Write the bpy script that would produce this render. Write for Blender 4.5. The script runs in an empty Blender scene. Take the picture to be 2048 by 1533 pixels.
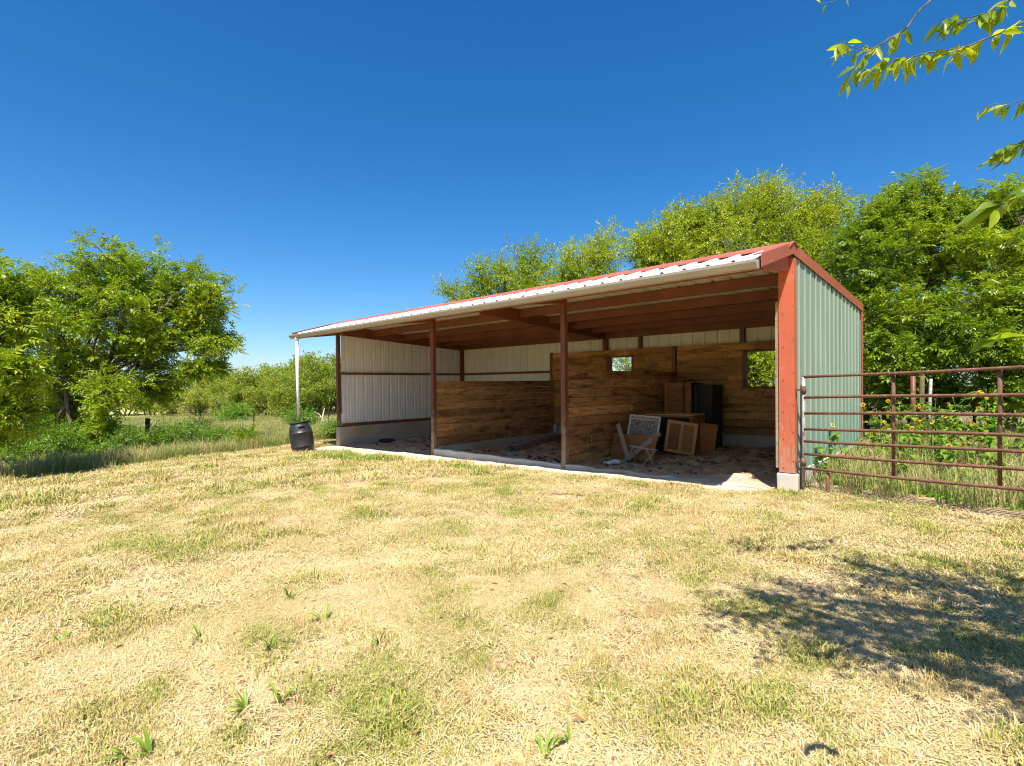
import bpy, math, random
import numpy as np
from mathutils import Vector, Matrix

random.seed(7)
rng = np.random.default_rng(7)
scene = bpy.context.scene
COL = scene.collection

# ------------------------------------------------------------------ camera
CAM = np.array([1.947, -7.70, 1.427])
YAW = 0.7505
cam_data = bpy.data.cameras.new('camera')
cam_data.sensor_width = 36.0
cam_data.lens = 36.0 * 1031.95 / 2048.0
cam_data.shift_y = 12.74 / 2048.0
cam_data.clip_start = 0.05
cam_data.clip_end = 8000.0
cam = bpy.data.objects.new('camera', cam_data)
cam.location = Vector(CAM)
cam.rotation_euler = (math.pi / 2, 0, YAW)
COL.objects.link(cam)
scene.camera = cam

# ------------------------------------------------------------------ sky and sun
TO_SUN = Vector((0.30, -0.405, 0.864)).normalized()
SUN_EL = math.asin(TO_SUN.z)
SUN_AZ = math.atan2(TO_SUN.x, TO_SUN.y)
world = bpy.data.worlds.new('World')
scene.world = world
world.use_nodes = True
wn = world.node_tree
bg = wn.nodes['Background']
sky = wn.nodes.new('ShaderNodeTexSky')
sky.sky_type = 'NISHITA'
sky.sun_disc = False
sky.sun_elevation = SUN_EL
sky.sun_rotation = SUN_AZ
sky.altitude = 250
sky.air_density = 1.0
sky.dust_density = 0.8
sky.ozone_density = 6.0
hs = wn.nodes.new('ShaderNodeHueSaturation')   # deep polarised blue over the whole sky
hs.inputs['Saturation'].default_value = 1.3
wn.links.new(sky.outputs[0], hs.inputs['Color'])
wn.links.new(hs.outputs[0], bg.inputs[0])
bg.inputs[1].default_value = 0.066

sun_data = bpy.data.lights.new('sun', 'SUN')
sun_data.energy = 3.8
sun_data.angle = math.radians(0.53)
sun_data.color = (1.0, 0.955, 0.87)
sun = bpy.data.objects.new('sun', sun_data)
sun.rotation_euler = (-TO_SUN).to_track_quat('-Z', 'Y').to_euler()
sun.location = (10, -20, 30)
COL.objects.link(sun)

scene.view_settings.view_transform = 'Standard'
scene.view_settings.look = 'None'
scene.view_settings.gamma = 1.0
scene.view_settings.use_curve_mapping = False
scene.view_settings.exposure = 1.38
scene.cycles.max_bounces = 7
scene.cycles.diffuse_bounces = 5
scene.cycles.glossy_bounces = 2
scene.cycles.transmission_bounces = 3
scene.cycles.use_adaptive_sampling = True
scene.cycles.adaptive_threshold = 0.03
scene.cycles.caustics_reflective = False
scene.cycles.caustics_refractive = False
scene.cycles.use_denoising = True
scene.cycles.denoising_prefilter = 'NONE'
scene.cycles.filter_width = 1.1


# ------------------------------------------------------------------ helpers
def tag(o, label=None, cat=None, group=None, kind=None):
    if label: o['label'] = label
    if cat: o['category'] = cat
    if group: o['group'] = group
    if kind: o['kind'] = kind
    return o


def link(o, parent=None):
    COL.objects.link(o)
    if parent is not None:
        o.parent = parent
    return o


def empty(name, loc=(0, 0, 0), rz=0.0, parent=None):
    o = bpy.data.objects.new(name, None)
    o.empty_display_size = 0.1
    o.location = loc
    o.rotation_euler = (0, 0, rz)
    return link(o, parent)


def V(*a):
    return np.array(a, dtype=float)


class MB:
    """collects faces, builds one mesh object"""
    def __init__(s):
        s.v = []; s.f = []; s.m = []; s.sm = []

    def add(s, verts, faces, mi=0, smooth=False):
        b = len(s.v)
        s.v.extend([tuple(map(float, p)) for p in verts])
        for f in faces:
            s.f.append(tuple(b + i for i in f)); s.m.append(mi); s.sm.append(smooth)
        return s

    def box(s, lo, hi, mi=0, jit=0.0):
        x0, y0, z0 = lo; x1, y1, z1 = hi
        p = [(x0, y0, z0), (x1, y0, z0), (x1, y1, z0), (x0, y1, z0), (x0, y0, z1), (x1, y0, z1), (x1, y1, z1), (x0, y1, z1)]
        if jit:
            p = [tuple(c + random.uniform(-jit, jit) for c in q) for q in p]
        return s.add(p, [(0, 3, 2, 1), (4, 5, 6, 7), (0, 1, 5, 4), (1, 2, 6, 5), (2, 3, 7, 6), (3, 0, 4, 7)], mi)

    def bar(s, a, b, w, h, up=(0, 0, 1), mi=0):
        a = Vector(a); b = Vector(b); d = (b - a).normalized(); up = Vector(up)
        if abs(d.dot(up)) > 0.98: up = Vector((0, 1, 0))
        r = d.cross(up).normalized(); u = r.cross(d).normalized()
        p = []
        for q in (a, b):
            for i, j in ((-1, -1), (1, -1), (1, 1), (-1, 1)):
                p.append(q + r * (i * w / 2) + u * (j * h / 2))
        return s.add(p, [(3, 2, 1, 0), (4, 5, 6, 7), (0, 1, 5, 4), (1, 2, 6, 5), (2, 3, 7, 6), (3, 0, 4, 7)], mi)

    def tube(s, pts, rad, n=8, mi=0, cap=True):
        pts = [Vector(p) for p in pts]
        if not hasattr(rad, '__len__'): rad = [rad] * len(pts)
        V_ = []; F = []
        ref = Vector((0.13, 0.27, 0.95))
        for i, p in enumerate(pts):
            d = (pts[min(i + 1, len(pts) - 1)] - pts[max(i - 1, 0)]).normalized()
            if abs(d.dot(ref)) > 0.97: rr = Vector((1, 0, 0))
            else: rr = ref
            u = d.cross(rr).normalized(); w = d.cross(u).normalized()
            for k in range(n):
                a = 2 * math.pi * k / n
                V_.append(p + (u * math.cos(a) + w * math.sin(a)) * rad[i])
        for i in range(len(pts) - 1):
            for k in range(n):
                F.append((i * n + k, i * n + (k + 1) % n, (i + 1) * n + (k + 1) % n, (i + 1) * n + k))
        s.add(V_, F, mi, True)
        if cap:
            b = len(s.v) - len(V_)
            s.f.append(tuple(b + k for k in range(n))[::-1]); s.m.append(mi); s.sm.append(False)
            e = b + (len(pts) - 1) * n
            s.f.append(tuple(e + k for k in range(n))); s.m.append(mi); s.sm.append(False)
        return s

    def lathe(s, prof, n=28, mi=0):
        V_ = []; F = []
        for r, z in prof:
            for k in range(n):
                a = 2 * math.pi * k / n
                V_.append((r * math.cos(a), r * math.sin(a), z))
        for i in range(len(prof) - 1):
            for k in range(n):
                F.append((i * n + k, i * n + (k + 1) % n, (i + 1) * n + (k + 1) % n, (i + 1) * n + k))
        return s.add(V_, F, mi, True)

    def mesh(s, name):
        me = bpy.data.meshes.new(name)
        me.from_pydata(s.v, [], s.f)
        me.polygons.foreach_set('material_index', s.m)
        me.polygons.foreach_set('use_smooth', s.sm)
        me.update()
        return me

    def build(s, name, mats, parent=None, loc=None, rot=None, bevel=0.0):
        me = s.mesh(name)
        for m in (mats if isinstance(mats, (list, tuple)) else [mats]):
            me.materials.append(m)
        o = bpy.data.objects.new(name, me)
        if loc is not None: o.location = loc
        if rot is not None: o.rotation_euler = rot
        if bevel:
            b = o.modifiers.new('bevel', 'BEVEL'); b.width = bevel; b.segments = 2; b.limit_method = 'ANGLE'
        return link(o, parent)


def np_mesh(name, verts, quads, mats, attrs=None, smooth=False, tris=None):
    me = bpy.data.meshes.new(name)
    nv = len(verts); me.vertices.add(nv)
    me.vertices.foreach_set('co', np.asarray(verts, np.float32).ravel())
    k = quads.shape[1]
    nf = len(quads)
    me.loops.add(nf * k); me.polygons.add(nf)
    me.loops.foreach_set('vertex_index', quads.astype(np.int32).ravel())
    me.polygons.foreach_set('loop_start', np.arange(0, nf * k, k, dtype=np.int32))
    me.polygons.foreach_set('use_smooth', np.full(nf, smooth))
    me.update(calc_edges=True)
    for an, av in (attrs or {}).items():
        at = me.attributes.new(an, 'FLOAT', 'POINT')
        at.data.foreach_set('value', np.asarray(av, np.float32))
    for m in (mats if isinstance(mats, (list, tuple)) else [mats]):
        me.materials.append(m)
    return me


def copy_tree(o, parent=None):
    c = o.copy(); COL.objects.link(c); c.parent = parent
    for ch in o.children:
        copy_tree(ch, c)
    return c


# ------------------------------------------------------------------ node materials
class NT:
    def __init__(s, name, rough=0.7, spec=0.3, metallic=0.0):
        s.mat = bpy.data.materials.new(name); s.mat.use_nodes = True
        s.t = s.mat.node_tree; s.b = s.t.nodes['Principled BSDF']
        s.b.inputs['Roughness'].default_value = rough
        s.b.inputs['Specular IOR Level'].default_value = spec
        s.b.inputs['Metallic'].default_value = metallic

    def n(s, typ, **kw):
        nd = s.t.nodes.new(typ)
        for k, v in kw.items():
            if k.startswith('_'): setattr(nd, k[1:], v)
            else: s.set(nd, k.replace('__', ' '), v)
        return nd

    def set(s, nd, key, v):
        inp = nd.inputs[int(key[1:])] if key[0] == 'i' and key[1:].isdigit() else nd.inputs[key]
        if hasattr(v, 'is_output'): s.t.links.new(v, inp)
        else: inp.default_value = v

    def coord(s, kind='Object', scale=(1, 1, 1), rand=False):
        tc = s.n('ShaderNodeTexCoord').outputs[kind]
        if rand:
            oi = s.n('ShaderNodeObjectInfo').outputs['Random']
            m = s.n('ShaderNodeMath', _operation='MULTIPLY', i0=oi, i1=57.0).outputs[0]
            tc = s.n('ShaderNodeVectorMath', _operation='ADD', i0=tc, i1=m).outputs[0]
        return s.n('ShaderNodeMapping', Vector=tc, Scale=scale).outputs[0]

    def noise(s, vec, scale=1.0, detail=4.0, rough=0.55, dist=0.0):
        return s.n('ShaderNodeTexNoise', Vector=vec, Scale=scale, Detail=detail, Roughness=rough, Distortion=dist).outputs[0]

    def ramp(s, fac, stops, interp='LINEAR'):
        r = s.n('ShaderNodeValToRGB', Fac=fac); cr = r.color_ramp; cr.interpolation = interp
        while len(cr.elements) < len(stops): cr.elements.new(0.5)
        for e, (p, c) in zip(cr.elements, stops):
            e.position = p; e.color = (*c, 1.0) if len(c) == 3 else c
        return r.outputs[0]

    def mix(s, fac, a, b, mode='MIX'):
        m = s.n('ShaderNodeMix', _data_type='RGBA', _blend_type=mode)
        for i, v in ((0, fac), (6, a), (7, b)):
            if hasattr(v, 'is_output'): s.t.links.new(v, m.inputs[i])
            else: m.inputs[i].default_value = (*v, 1.0) if isinstance(v, tuple) and len(v) == 3 else v
        return m.outputs[2]

    def math(s, op, a, b=0.0, clamp=False):
        m = s.n('ShaderNodeMath', _operation=op, i0=a, i1=b); m.use_clamp = clamp
        return m.outputs[0]

    def rng(s, v, a, b, c=0.0, d=1.0):
        return s.n('ShaderNodeMapRange', **{'Value': v, 'From__Min': a, 'From__Max': b, 'To__Min': c, 'To__Max': d}).outputs[0]

    def color(s, c):
        s.set(s.b, 'Base Color', c if hasattr(c, 'is_output') else (*c, 1.0)); return s

    def bump(s, h, strength=0.3, dist=0.01):
        b = s.n('ShaderNodeBump', Height=h, Strength=strength, Distance=dist)
        s.set(s.b, 'Normal', b.outputs[0]); return s

    def rough(s, v):
        s.set(s.b, 'Roughness', v); return s


def mat_wood(name, dark, mid, light, stain=0.5, length=(0.9, 9, 9), rough=0.85, scuff=0.0):
    """sawn boards: grain along the length, boards differ in tone, uneven dirt, pale scuffs across the grain"""
    m = NT(name, rough, 0.15)
    g = m.coord('Object', (length[0] * 1.5, length[1] * 5, length[2] * 5), True)
    grain = m.noise(g, 2.0, 5, 0.65, 0.6)
    c = m.ramp(grain, [(0.30, mid), (0.66, light)])
    oi = m.n('ShaderNodeObjectInfo').outputs['Random']
    c = m.mix(m.rng(oi, 0, 1, 0.0, 0.7), c, mid)
    r2 = m.math('FRACT', m.math('MULTIPLY', oi, 17.31))
    c = m.mix(m.rng(r2, 0.0, 1.0, 0.0, 0.5), c, dark)
    st = m.noise(m.coord('Object', (1.1, 2.6, 6.5), True), 1.5, 6, 0.68, 0.5)
    c = m.mix(m.rng(st, 0.48, 0.66, 0.0, stain), c, dark)
    if scuff:
        wh = m.noise(m.coord('Object', (9, 7, 2.2), True), 1.6, 5, 0.72, 0.4)
        c = m.mix(m.rng(wh, 0.58, 0.68, 0, scuff), c, tuple(min(1, x * 1.15 + 0.05) for x in light))
        dk = m.noise(m.coord('Object', (7, 7, 1.6), True), 1.3, 5, 0.7, 0.3)
        c = m.mix(m.rng(dk, 0.60, 0.70, 0, scuff), c, dark)
    m.color(c); m.bump(grain, 0.35, 0.004)
    return m.mat


def mat_paint(name, col, alt, rough=0.45, spec=0.4, nscale=3.0, rust=None, rustamt=(0.66, 0.74), bump=0.05, mud=0.0):
    m = NT(name, rough, spec)
    n1 = m.noise(m.coord('Object', (1, 1, 1), True), nscale, 6, 0.6)
    c = m.mix(m.rng(n1, 0.35, 0.7), col, alt)
    if rust:
        n2 = m.noise(m.coord('Object', (1, 1, 0.6), True), nscale * 4.0, 6, 0.7, 0.5)
        f = m.rng(n2, rustamt[0], rustamt[1])
        c = m.mix(f, c, rust)
    if mud:
        z = m.n('ShaderNodeSeparateXYZ', Vector=m.n('ShaderNodeTexCoord').outputs['Object']).outputs[2]
        n3 = m.noise(m.coord('Object', (9, 9, 4)), 2.0, 6, 0.75)
        n4 = m.noise(m.coord('Object', (22, 22, 1.2)), 1.5, 4, 0.7)
        zz = m.math('ADD', z, m.rng(n3, 0.3, 0.7, -0.7, 0.7))
        c = m.mix(m.rng(zz, 0.25, 0.9, mud, 0.0), c, (0.40, 0.29, 0.19))
        c = m.mix(m.rng(n4, 0.56, 0.72, 0.0, 0.5), c, tuple(x * 0.55 for x in col))
    m.color(c); m.bump(n1, bump, 0.01)
    return m.mat


def mat_leaf(name, c1, c2, c3, trans, tw=0.30, rough=0.42):
    """leaf: diffuse/gloss plus light coming through; hue differs from leaf spray to leaf spray"""
    m = NT(name, rough, 0.38)
    at = m.n('ShaderNodeAttribute', _attribute_name='tint').outputs['Fac']
    oi = m.n('ShaderNodeObjectInfo').outputs['Random']
    c = m.ramp(at, [(0.0, c1), (0.5, c2), (1.0, c3)])
    m.color(c)
    tr = m.n('ShaderNodeBsdfTranslucent')
    t2 = m.mix(1.0, c, trans, 'MULTIPLY')
    m.t.links.new(t2, tr.inputs[0])
    ms = m.n('ShaderNodeMixShader', Fac=tw)
    m.t.links.new(m.b.outputs[0], ms.inputs[1]); m.t.links.new(tr.outputs[0], ms.inputs[2])
    out = m.t.nodes['Material Output']
    m.t.links.new(ms.outputs[0], out.inputs[0])
    return m.mat


M = {}
M['plank'] = mat_wood('barn_plank_wood', (0.06, 0.024, 0.010), (0.40, 0.175, 0.055), (0.70, 0.38, 0.145), 0.9, scuff=0.6)
M['plank_back'] = mat_wood('lining_plank_wood', (0.07, 0.027, 0.010), (0.46, 0.205, 0.056), (0.74, 0.41, 0.135), 0.8, scuff=0.55)
M['cab'] = mat_wood('cabinet_oak', (0.07, 0.028, 0.011), (0.34, 0.14, 0.045), (0.50, 0.225, 0.080), 0.4)
M['cab_light'] = mat_wood('cabinet_door_oak', (0.14, 0.06, 0.02), (0.58, 0.29, 0.105), (0.72, 0.40, 0.17), 0.3)
M['cab_in_shade'] = mat_paint('cabinet_inside_and_shade_black', (0.016, 0.011, 0.008), (0.035, 0.024, 0.016), 0.7)  # near-black; also puts the shade of the tall cabinet's side into the colour
M['grey_wood'] = mat_wood('weathered_grey_wood', (0.12, 0.08, 0.05), (0.30, 0.215, 0.135), (0.46, 0.36, 0.24), 0.5)
M['stool_wood'] = mat_wood('peeling_stool_wood', (0.10, 0.055, 0.03), (0.25, 0.16, 0.10), (0.55, 0.46, 0.36), 0.5, (4, 4, 4))
M['post_wood'] = mat_wood('old_post_wood', (0.03, 0.02, 0.013), (0.09, 0.06, 0.035), (0.18, 0.13, 0.08), 0.5, (9, 9, 0.9))
M['steel'] = mat_paint('red_primer_steel', (0.22, 0.075, 0.030), (0.15, 0.048, 0.020), 0.55, 0.35, 2.0, (0.28, 0.12, 0.06), (0.62, 0.75))
M['steel_post'] = mat_paint('red_primer_post_steel', (0.19, 0.060, 0.038), (0.13, 0.040, 0.026), 0.5, 0.4, 2.5, (0.30, 0.15, 0.11), (0.60, 0.74), mud=0.6)
M['trim'] = mat_paint('rust_red_trim_paint', (0.52, 0.125, 0.060), (0.44, 0.100, 0.050), 0.5, 0.35, 1.6, (0.56, 0.24, 0.15), (0.60, 0.80), mud=0.5)
M['trim_roof'] = mat_paint('rust_red_roof_trim_paint', (0.42, 0.115, 0.062), (0.35, 0.095, 0.055), 0.4, 0.45, 1.2)
M['roof'] = mat_paint('white_roof_sheet', (0.66, 0.66, 0.65), (0.56, 0.56, 0.55), 0.4, 0.4, 0.8)
M['roof_under'] = mat_paint('cream_sheet_underside', (0.68, 0.62, 0.49), (0.58, 0.52, 0.40), 0.5, 0.3, 0.9)
M['white_in'] = mat_paint('white_inner_sheet', (0.80, 0.79, 0.76), (0.73, 0.72, 0.68), 0.45, 0.35, 0.8)
M['cream_in'] = mat_paint('cream_inner_sheet', (0.80, 0.78, 0.66), (0.74, 0.72, 0.60), 0.5, 0.3, 0.8)
M['gutter'] = mat_paint('almond_gutter_paint', (0.42, 0.375, 0.30), (0.36, 0.32, 0.25), 0.4, 0.4, 0.7)
M['downspout'] = mat_paint('white_downspout_paint', (0.82, 0.82, 0.80), (0.74, 0.74, 0.73), 0.4, 0.4, 1.0)
M['gate'] = mat_paint('rusty_gate_pipe', (0.165, 0.085, 0.055), (0.11, 0.05, 0.032), 0.8, 0.2, 7.0, (0.30, 0.14, 0.085), (0.52, 0.68))
M['gate_grey'] = mat_paint('galvanised_pipe', (0.36, 0.35, 0.33), (0.27, 0.255, 0.24), 0.6, 0.4, 5.0, (0.23, 0.11, 0.07), (0.50, 0.60))
M['black_plastic'] = mat_paint('black_barrel_plastic', (0.020, 0.021, 0.024), (0.032, 0.031, 0.033), 0.42, 0.45, 3.0, (0.07, 0.055, 0.045), (0.66, 0.80))
M['rubber'] = mat_paint('black_rubber', (0.018, 0.018, 0.018), (0.03, 0.028, 0.026), 0.7, 0.3, 4.0)
M['white_plastic'] = mat_paint('white_lattice_plastic', (0.68, 0.64, 0.56), (0.55, 0.51, 0.44), 0.5, 0.3, 6.0)
M['tpost'] = mat_paint('rusty_t_post', (0.10, 0.055, 0.035), (0.065, 0.035, 0.025), 0.8, 0.2, 6.0)
M['wire'] = mat_paint('fence_wire', (0.22, 0.20, 0.18), (0.16, 0.13, 0.11), 0.6, 0.4, 6.0)
M['flat_red'] = mat_paint('red_plastic_strip', (0.65, 0.05, 0.05), (0.5, 0.04, 0.04), 0.5)
M['bleached'] = mat_wood('bleached_dead_wood', (0.25, 0.2, 0.16), (0.5, 0.45, 0.38), (0.68, 0.63, 0.55), 0.3, (6, 6, 6))


def m_green():
    m = NT('sage_green_wall_sheet', 0.42, 0.4)
    n1 = m.noise(m.coord('Object', (1, 1.6, 0.5)), 1.4, 5, 0.6)
    c = m.mix(m.rng(n1, 0.3, 0.7), (0.225, 0.295, 0.215), (0.275, 0.34, 0.25))
    # teal mixed in low down, with a ragged upper limit
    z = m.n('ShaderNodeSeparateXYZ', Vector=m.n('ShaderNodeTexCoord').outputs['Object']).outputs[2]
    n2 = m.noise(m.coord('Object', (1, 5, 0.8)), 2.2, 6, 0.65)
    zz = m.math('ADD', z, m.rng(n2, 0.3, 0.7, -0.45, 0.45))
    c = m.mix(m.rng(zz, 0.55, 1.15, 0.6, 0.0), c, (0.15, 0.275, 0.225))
    dirt = m.noise(m.coord('Object', (1, 9, 0.7)), 1.3, 5, 0.7)
    c = m.mix(m.rng(dirt, 0.55, 0.75, 0.0, 0.35), c, (0.22, 0.24, 0.17))
    m.color(c); m.bump(n1, 0.04, 0.01)
    return m.mat


def m_concrete(name, a, b, stain=None):
    m = NT(name, 0.9, 0.15)
    n1 = m.noise(m.coord('Object', (1, 1, 1)), 2.2, 7, 0.65)
    n2 = m.noise(m.coord('Object', (1, 1, 1)), 40, 4, 0.6)
    c = m.mix(m.rng(n1, 0.3, 0.7), a, b)
    c = m.mix(m.rng(n2, 0.55, 0.75, 0, 0.5), c, tuple(x * 0.6 for x in a))
    if stain:
        n3 = m.noise(m.coord('Object', (0.6, 0.6, 2.5)), 1.5, 5, 0.6)
        c = m.mix(m.rng(n3, 0.45, 0.65, 0, 0.7), c, stain)
    m.color(c); m.bump(n2, 0.35, 0.01)
    return m.mat


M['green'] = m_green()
M['concrete'] = m_concrete('footing_concrete', (0.48, 0.43, 0.35), (0.36, 0.32, 0.26), (0.42, 0.27, 0.12))
M['concrete_light'] = m_concrete('pale_footing_concrete', (0.58, 0.54, 0.46), (0.46, 0.42, 0.35))
M['bark'] = (lambda m: (m.color(m.ramp(m.noise(m.coord('Object', (6, 6, 1.6)), 2.5, 6, 0.65), [(0.3, (0.05, 0.038, 0.026)), (0.7, (0.22, 0.18, 0.13))])), m.bump(m.noise(m.coord('Object', (8, 8, 2)), 3, 5), 0.6, 0.02), m.mat)[-1])(NT('tree_bark', 0.95, 0.1))

M['leaf_pecan'] = mat_leaf('pinnate_tree_leaf', (0.12, 0.19, 0.008), (0.22, 0.30, 0.012), (0.34, 0.385, 0.020), (1.7, 1.8, 0.8))
M['leaf_yellow'] = mat_leaf('yellow_green_leaf', (0.15, 0.23, 0.009), (0.26, 0.33, 0.010), (0.38, 0.41, 0.020), (1.5, 1.5, 0.7))
M['leaf_dark'] = mat_leaf('deep_green_leaf', (0.11, 0.175, 0.008), (0.20, 0.28, 0.011), (0.33, 0.38, 0.018), (1.7, 1.8, 0.8))
M['leaf_thicket'] = mat_leaf('thicket_leaf', (0.17, 0.235, 0.018), (0.27, 0.33, 0.024), (0.37, 0.37, 0.06), (1.4, 1.4, 0.8))
M['leaf_weed'] = mat_leaf('weed_leaf', (0.10, 0.20, 0.018), (0.165, 0.28, 0.025), (0.26, 0.34, 0.05), (1.5, 1.6, 0.8))
M['leaf_branch'] = mat_leaf('hanging_branch_leaf', (0.10, 0.175, 0.012), (0.22, 0.30, 0.014), (0.38, 0.41, 0.018), (1.7, 1.7, 0.6), 0.5)
M['petal'] = mat_leaf('sunflower_petal', (0.62, 0.33, 0.008), (0.75, 0.45, 0.010), (0.82, 0.55, 0.02), (1.2, 1.2, 0.8), 0.3)
M['disc'] = mat_paint('sunflower_disc', (0.06, 0.028, 0.010), (0.12, 0.06, 0.012), 0.9)


def m_ground():
    m = NT('dry_lawn_soil', 0.95, 0.08)
    p = m.n('ShaderNodeNewGeometry').outputs['Position']
    fine = m.noise(p, 38, 4, 0.7)
    mid = m.noise(p, 5.5, 3, 0.65)
    big = m.noise(p, 0.55, 2, 0.6)
    c = m.ramp(fine, [(0.3, (0.20, 0.125, 0.065)), (0.5, (0.42, 0.29, 0.165)), (0.72, (0.60, 0.44, 0.28))])
    c = m.mix(m.rng(mid, 0.42, 0.7, 0, 0.55), c, (0.44, 0.285, 0.165))
    c = m.mix(m.rng(big, 0.48, 0.66, 0, 0.5), c, (0.40, 0.37, 0.13))
    sep = m.n('ShaderNodeSeparateXYZ', Vector=p)
    x, y = sep.outputs[0], sep.outputs[1]
    # pasture beyond the fence: greener grass cover
    far = m.math('ADD', m.math('MULTIPLY', x, -1.0), m.rng(mid, 0.3, 0.7, -0.6, 0.6))
    pf = m.rng(far, 14.3, 15.6)
    pas = m.ramp(m.noise(p, 1.6, 3, 0.7), [(0.3, (0.21, 0.24, 0.06)), (0.55, (0.40, 0.36, 0.13)), (0.75, (0.52, 0.43, 0.19))])
    c = m.mix(pf, c, pas)
    # greener ground behind the gate and under the trees
    back = m.math('ADD', y, m.rng(mid, 0.3, 0.7, -0.8, 0.8))
    c = m.mix(m.rng(back, 5.2, 7.0, 0, 0.85), c, (0.16, 0.13, 0.06))
    # pale crushed-stone apron along the open front of the shed
    en = m.noise(p, 3.0, 3, 0.65)
    ya = m.math('ADD', y, m.rng(en, 0.3, 0.7, -0.28, 0.28))
    wid = m.rng(x, -12.4, -3.0, -1.0, -0.45)
    a1 = m.rng(m.math('SUBTRACT', ya, wid), -0.12, 0.12)
    a2 = m.rng(ya, 0.8, 0.6)
    a3 = m.math('MULTIPLY', m.rng(x, -13.0, -12.5), m.rng(x, 0.5, 0.1))
    ap = m.math('MULTIPLY', m.math('MULTIPLY', a1, a2), a3)
    sand = m.ramp(m.noise(p, 24, 4, 0.75), [(0.3, (0.38, 0.29, 0.20)), (0.5, (0.62, 0.51, 0.38)), (0.72, (0.74, 0.65, 0.53))])
    c = m.mix(ap, c, sand)
    m.color(c)
    m.bump(fine, 0.8, 0.03)
    return m.mat


def m_dirt():
    m = NT('trodden_dirt_floor', 0.95, 0.08)
    p = m.n('ShaderNodeNewGeometry').outputs['Position']
    n1 = m.noise(p, 3.2, 7, 0.72, 0.5)
    n2 = m.noise(p, 22, 6, 0.75)
    c = m.ramp(n1, [(0.32, (0.10, 0.065, 0.04)), (0.46, (0.33, 0.235, 0.15)), (0.6, (0.55, 0.42, 0.29)), (0.75, (0.62, 0.50, 0.37))])
    c = m.mix(m.rng(n2, 0.52, 0.7, 0, 0.75), c, (0.07, 0.045, 0.028))
    sep = m.n('ShaderNodeSeparateXYZ', Vector=p)
    ya = m.math('ADD', sep.outputs[1], m.rng(m.noise(p, 3.0, 5, 0.65), 0.3, 0.7, -0.35, 0.35))
    sand = m.ramp(n2, [(0.3, (0.34, 0.26, 0.18)), (0.7, (0.62, 0.52, 0.40))])
    c = m.mix(m.rng(ya, 0.75, 0.15, 0.0, 0.85), c, sand)
    m.color(c); m.bump(n2, 0.9, 0.03)
    return m.mat


def m_hill():
    m = NT('far_hill_scrub', 0.95, 0.05)
    p = m.n('ShaderNodeNewGeometry').outputs['Position']
    m.color(m.ramp(m.noise(p, 0.03, 6, 0.7), [(0.35, (0.10, 0.135, 0.09)), (0.65, (0.19, 0.21, 0.13))]))
    return m.mat


M['ground'] = m_ground(); M['dirt'] = m_dirt(); M['hill'] = m_hill()


def m_grass(name, straw1, straw2, green1, green2, gmin=0.0, pscale=0.8, tw=0.3):
    m = NT(name, 0.75, 0.15)
    p = m.n('ShaderNodeNewGeometry').outputs['Position']
    a = m.n('ShaderNodeAttribute', _attribute_name='tint').outputs['Fac']
    rnd = m.n('ShaderNodeObjectInfo').outputs['Random']
    patch = m.noise(p, pscale * 1.3, 3, 0.75)
    straw = m.mix(rnd, straw1, straw2)
    green = m.mix(rnd, green1, green2)
    k = m.math('ADD', m.rng(patch, 0.34, 0.66, -0.6, 0.6), a)
    k = m.math('ADD', k, gmin)
    c = m.mix(m.rng(k, 0.50, 0.95), straw, green)
    if tw <= 0:
        df = m.n('ShaderNodeBsdfDiffuse', Color=c)
        m.t.links.new(df.outputs[0], m.t.nodes['Material Output'].inputs[0])
        return m.mat
    m.color(c)
    tr = m.n('ShaderNodeBsdfTranslucent'); m.t.links.new(c, tr.inputs[0])
    ms = m.n('ShaderNodeMixShader', Fac=tw)
    m.t.links.new(m.b.outputs[0], ms.inputs[1]); m.t.links.new(tr.outputs[0], ms.inputs[2])
    m.t.links.new(ms.outputs[0], m.t.nodes['Material Output'].inputs[0])
    return m.mat


M['lawn'] = m_grass('mown_lawn_blade', (0.60, 0.46, 0.215), (0.45, 0.32, 0.125), (0.18, 0.235, 0.045), (0.37, 0.36, 0.085), 0.24, tw=0.0)
M['thatch'] = m_grass('dry_thatch', (0.68, 0.54, 0.30), (0.52, 0.385, 0.185), (0.42, 0.34, 0.12), (0.44, 0.34, 0.13), -0.25, tw=0.0)
M['pasture'] = m_grass('pasture_blade', (0.50, 0.42, 0.18), (0.40, 0.34, 0.13), (0.17, 0.24, 0.055), (0.27, 0.31, 0.08), 0.2, 0.35)
M['weedgrass'] = m_grass('tall_weed_blade', (0.52, 0.44, 0.20), (0.40, 0.35, 0.14), (0.16, 0.24, 0.04), (0.28, 0.33, 0.08), 0.12, 0.9)
M['fresh'] = m_grass('fresh_green_blade', (0.30, 0.36, 0.05), (0.22, 0.32, 0.04), (0.16, 0.29, 0.03), (0.26, 0.38, 0.05), 0.4)


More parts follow.
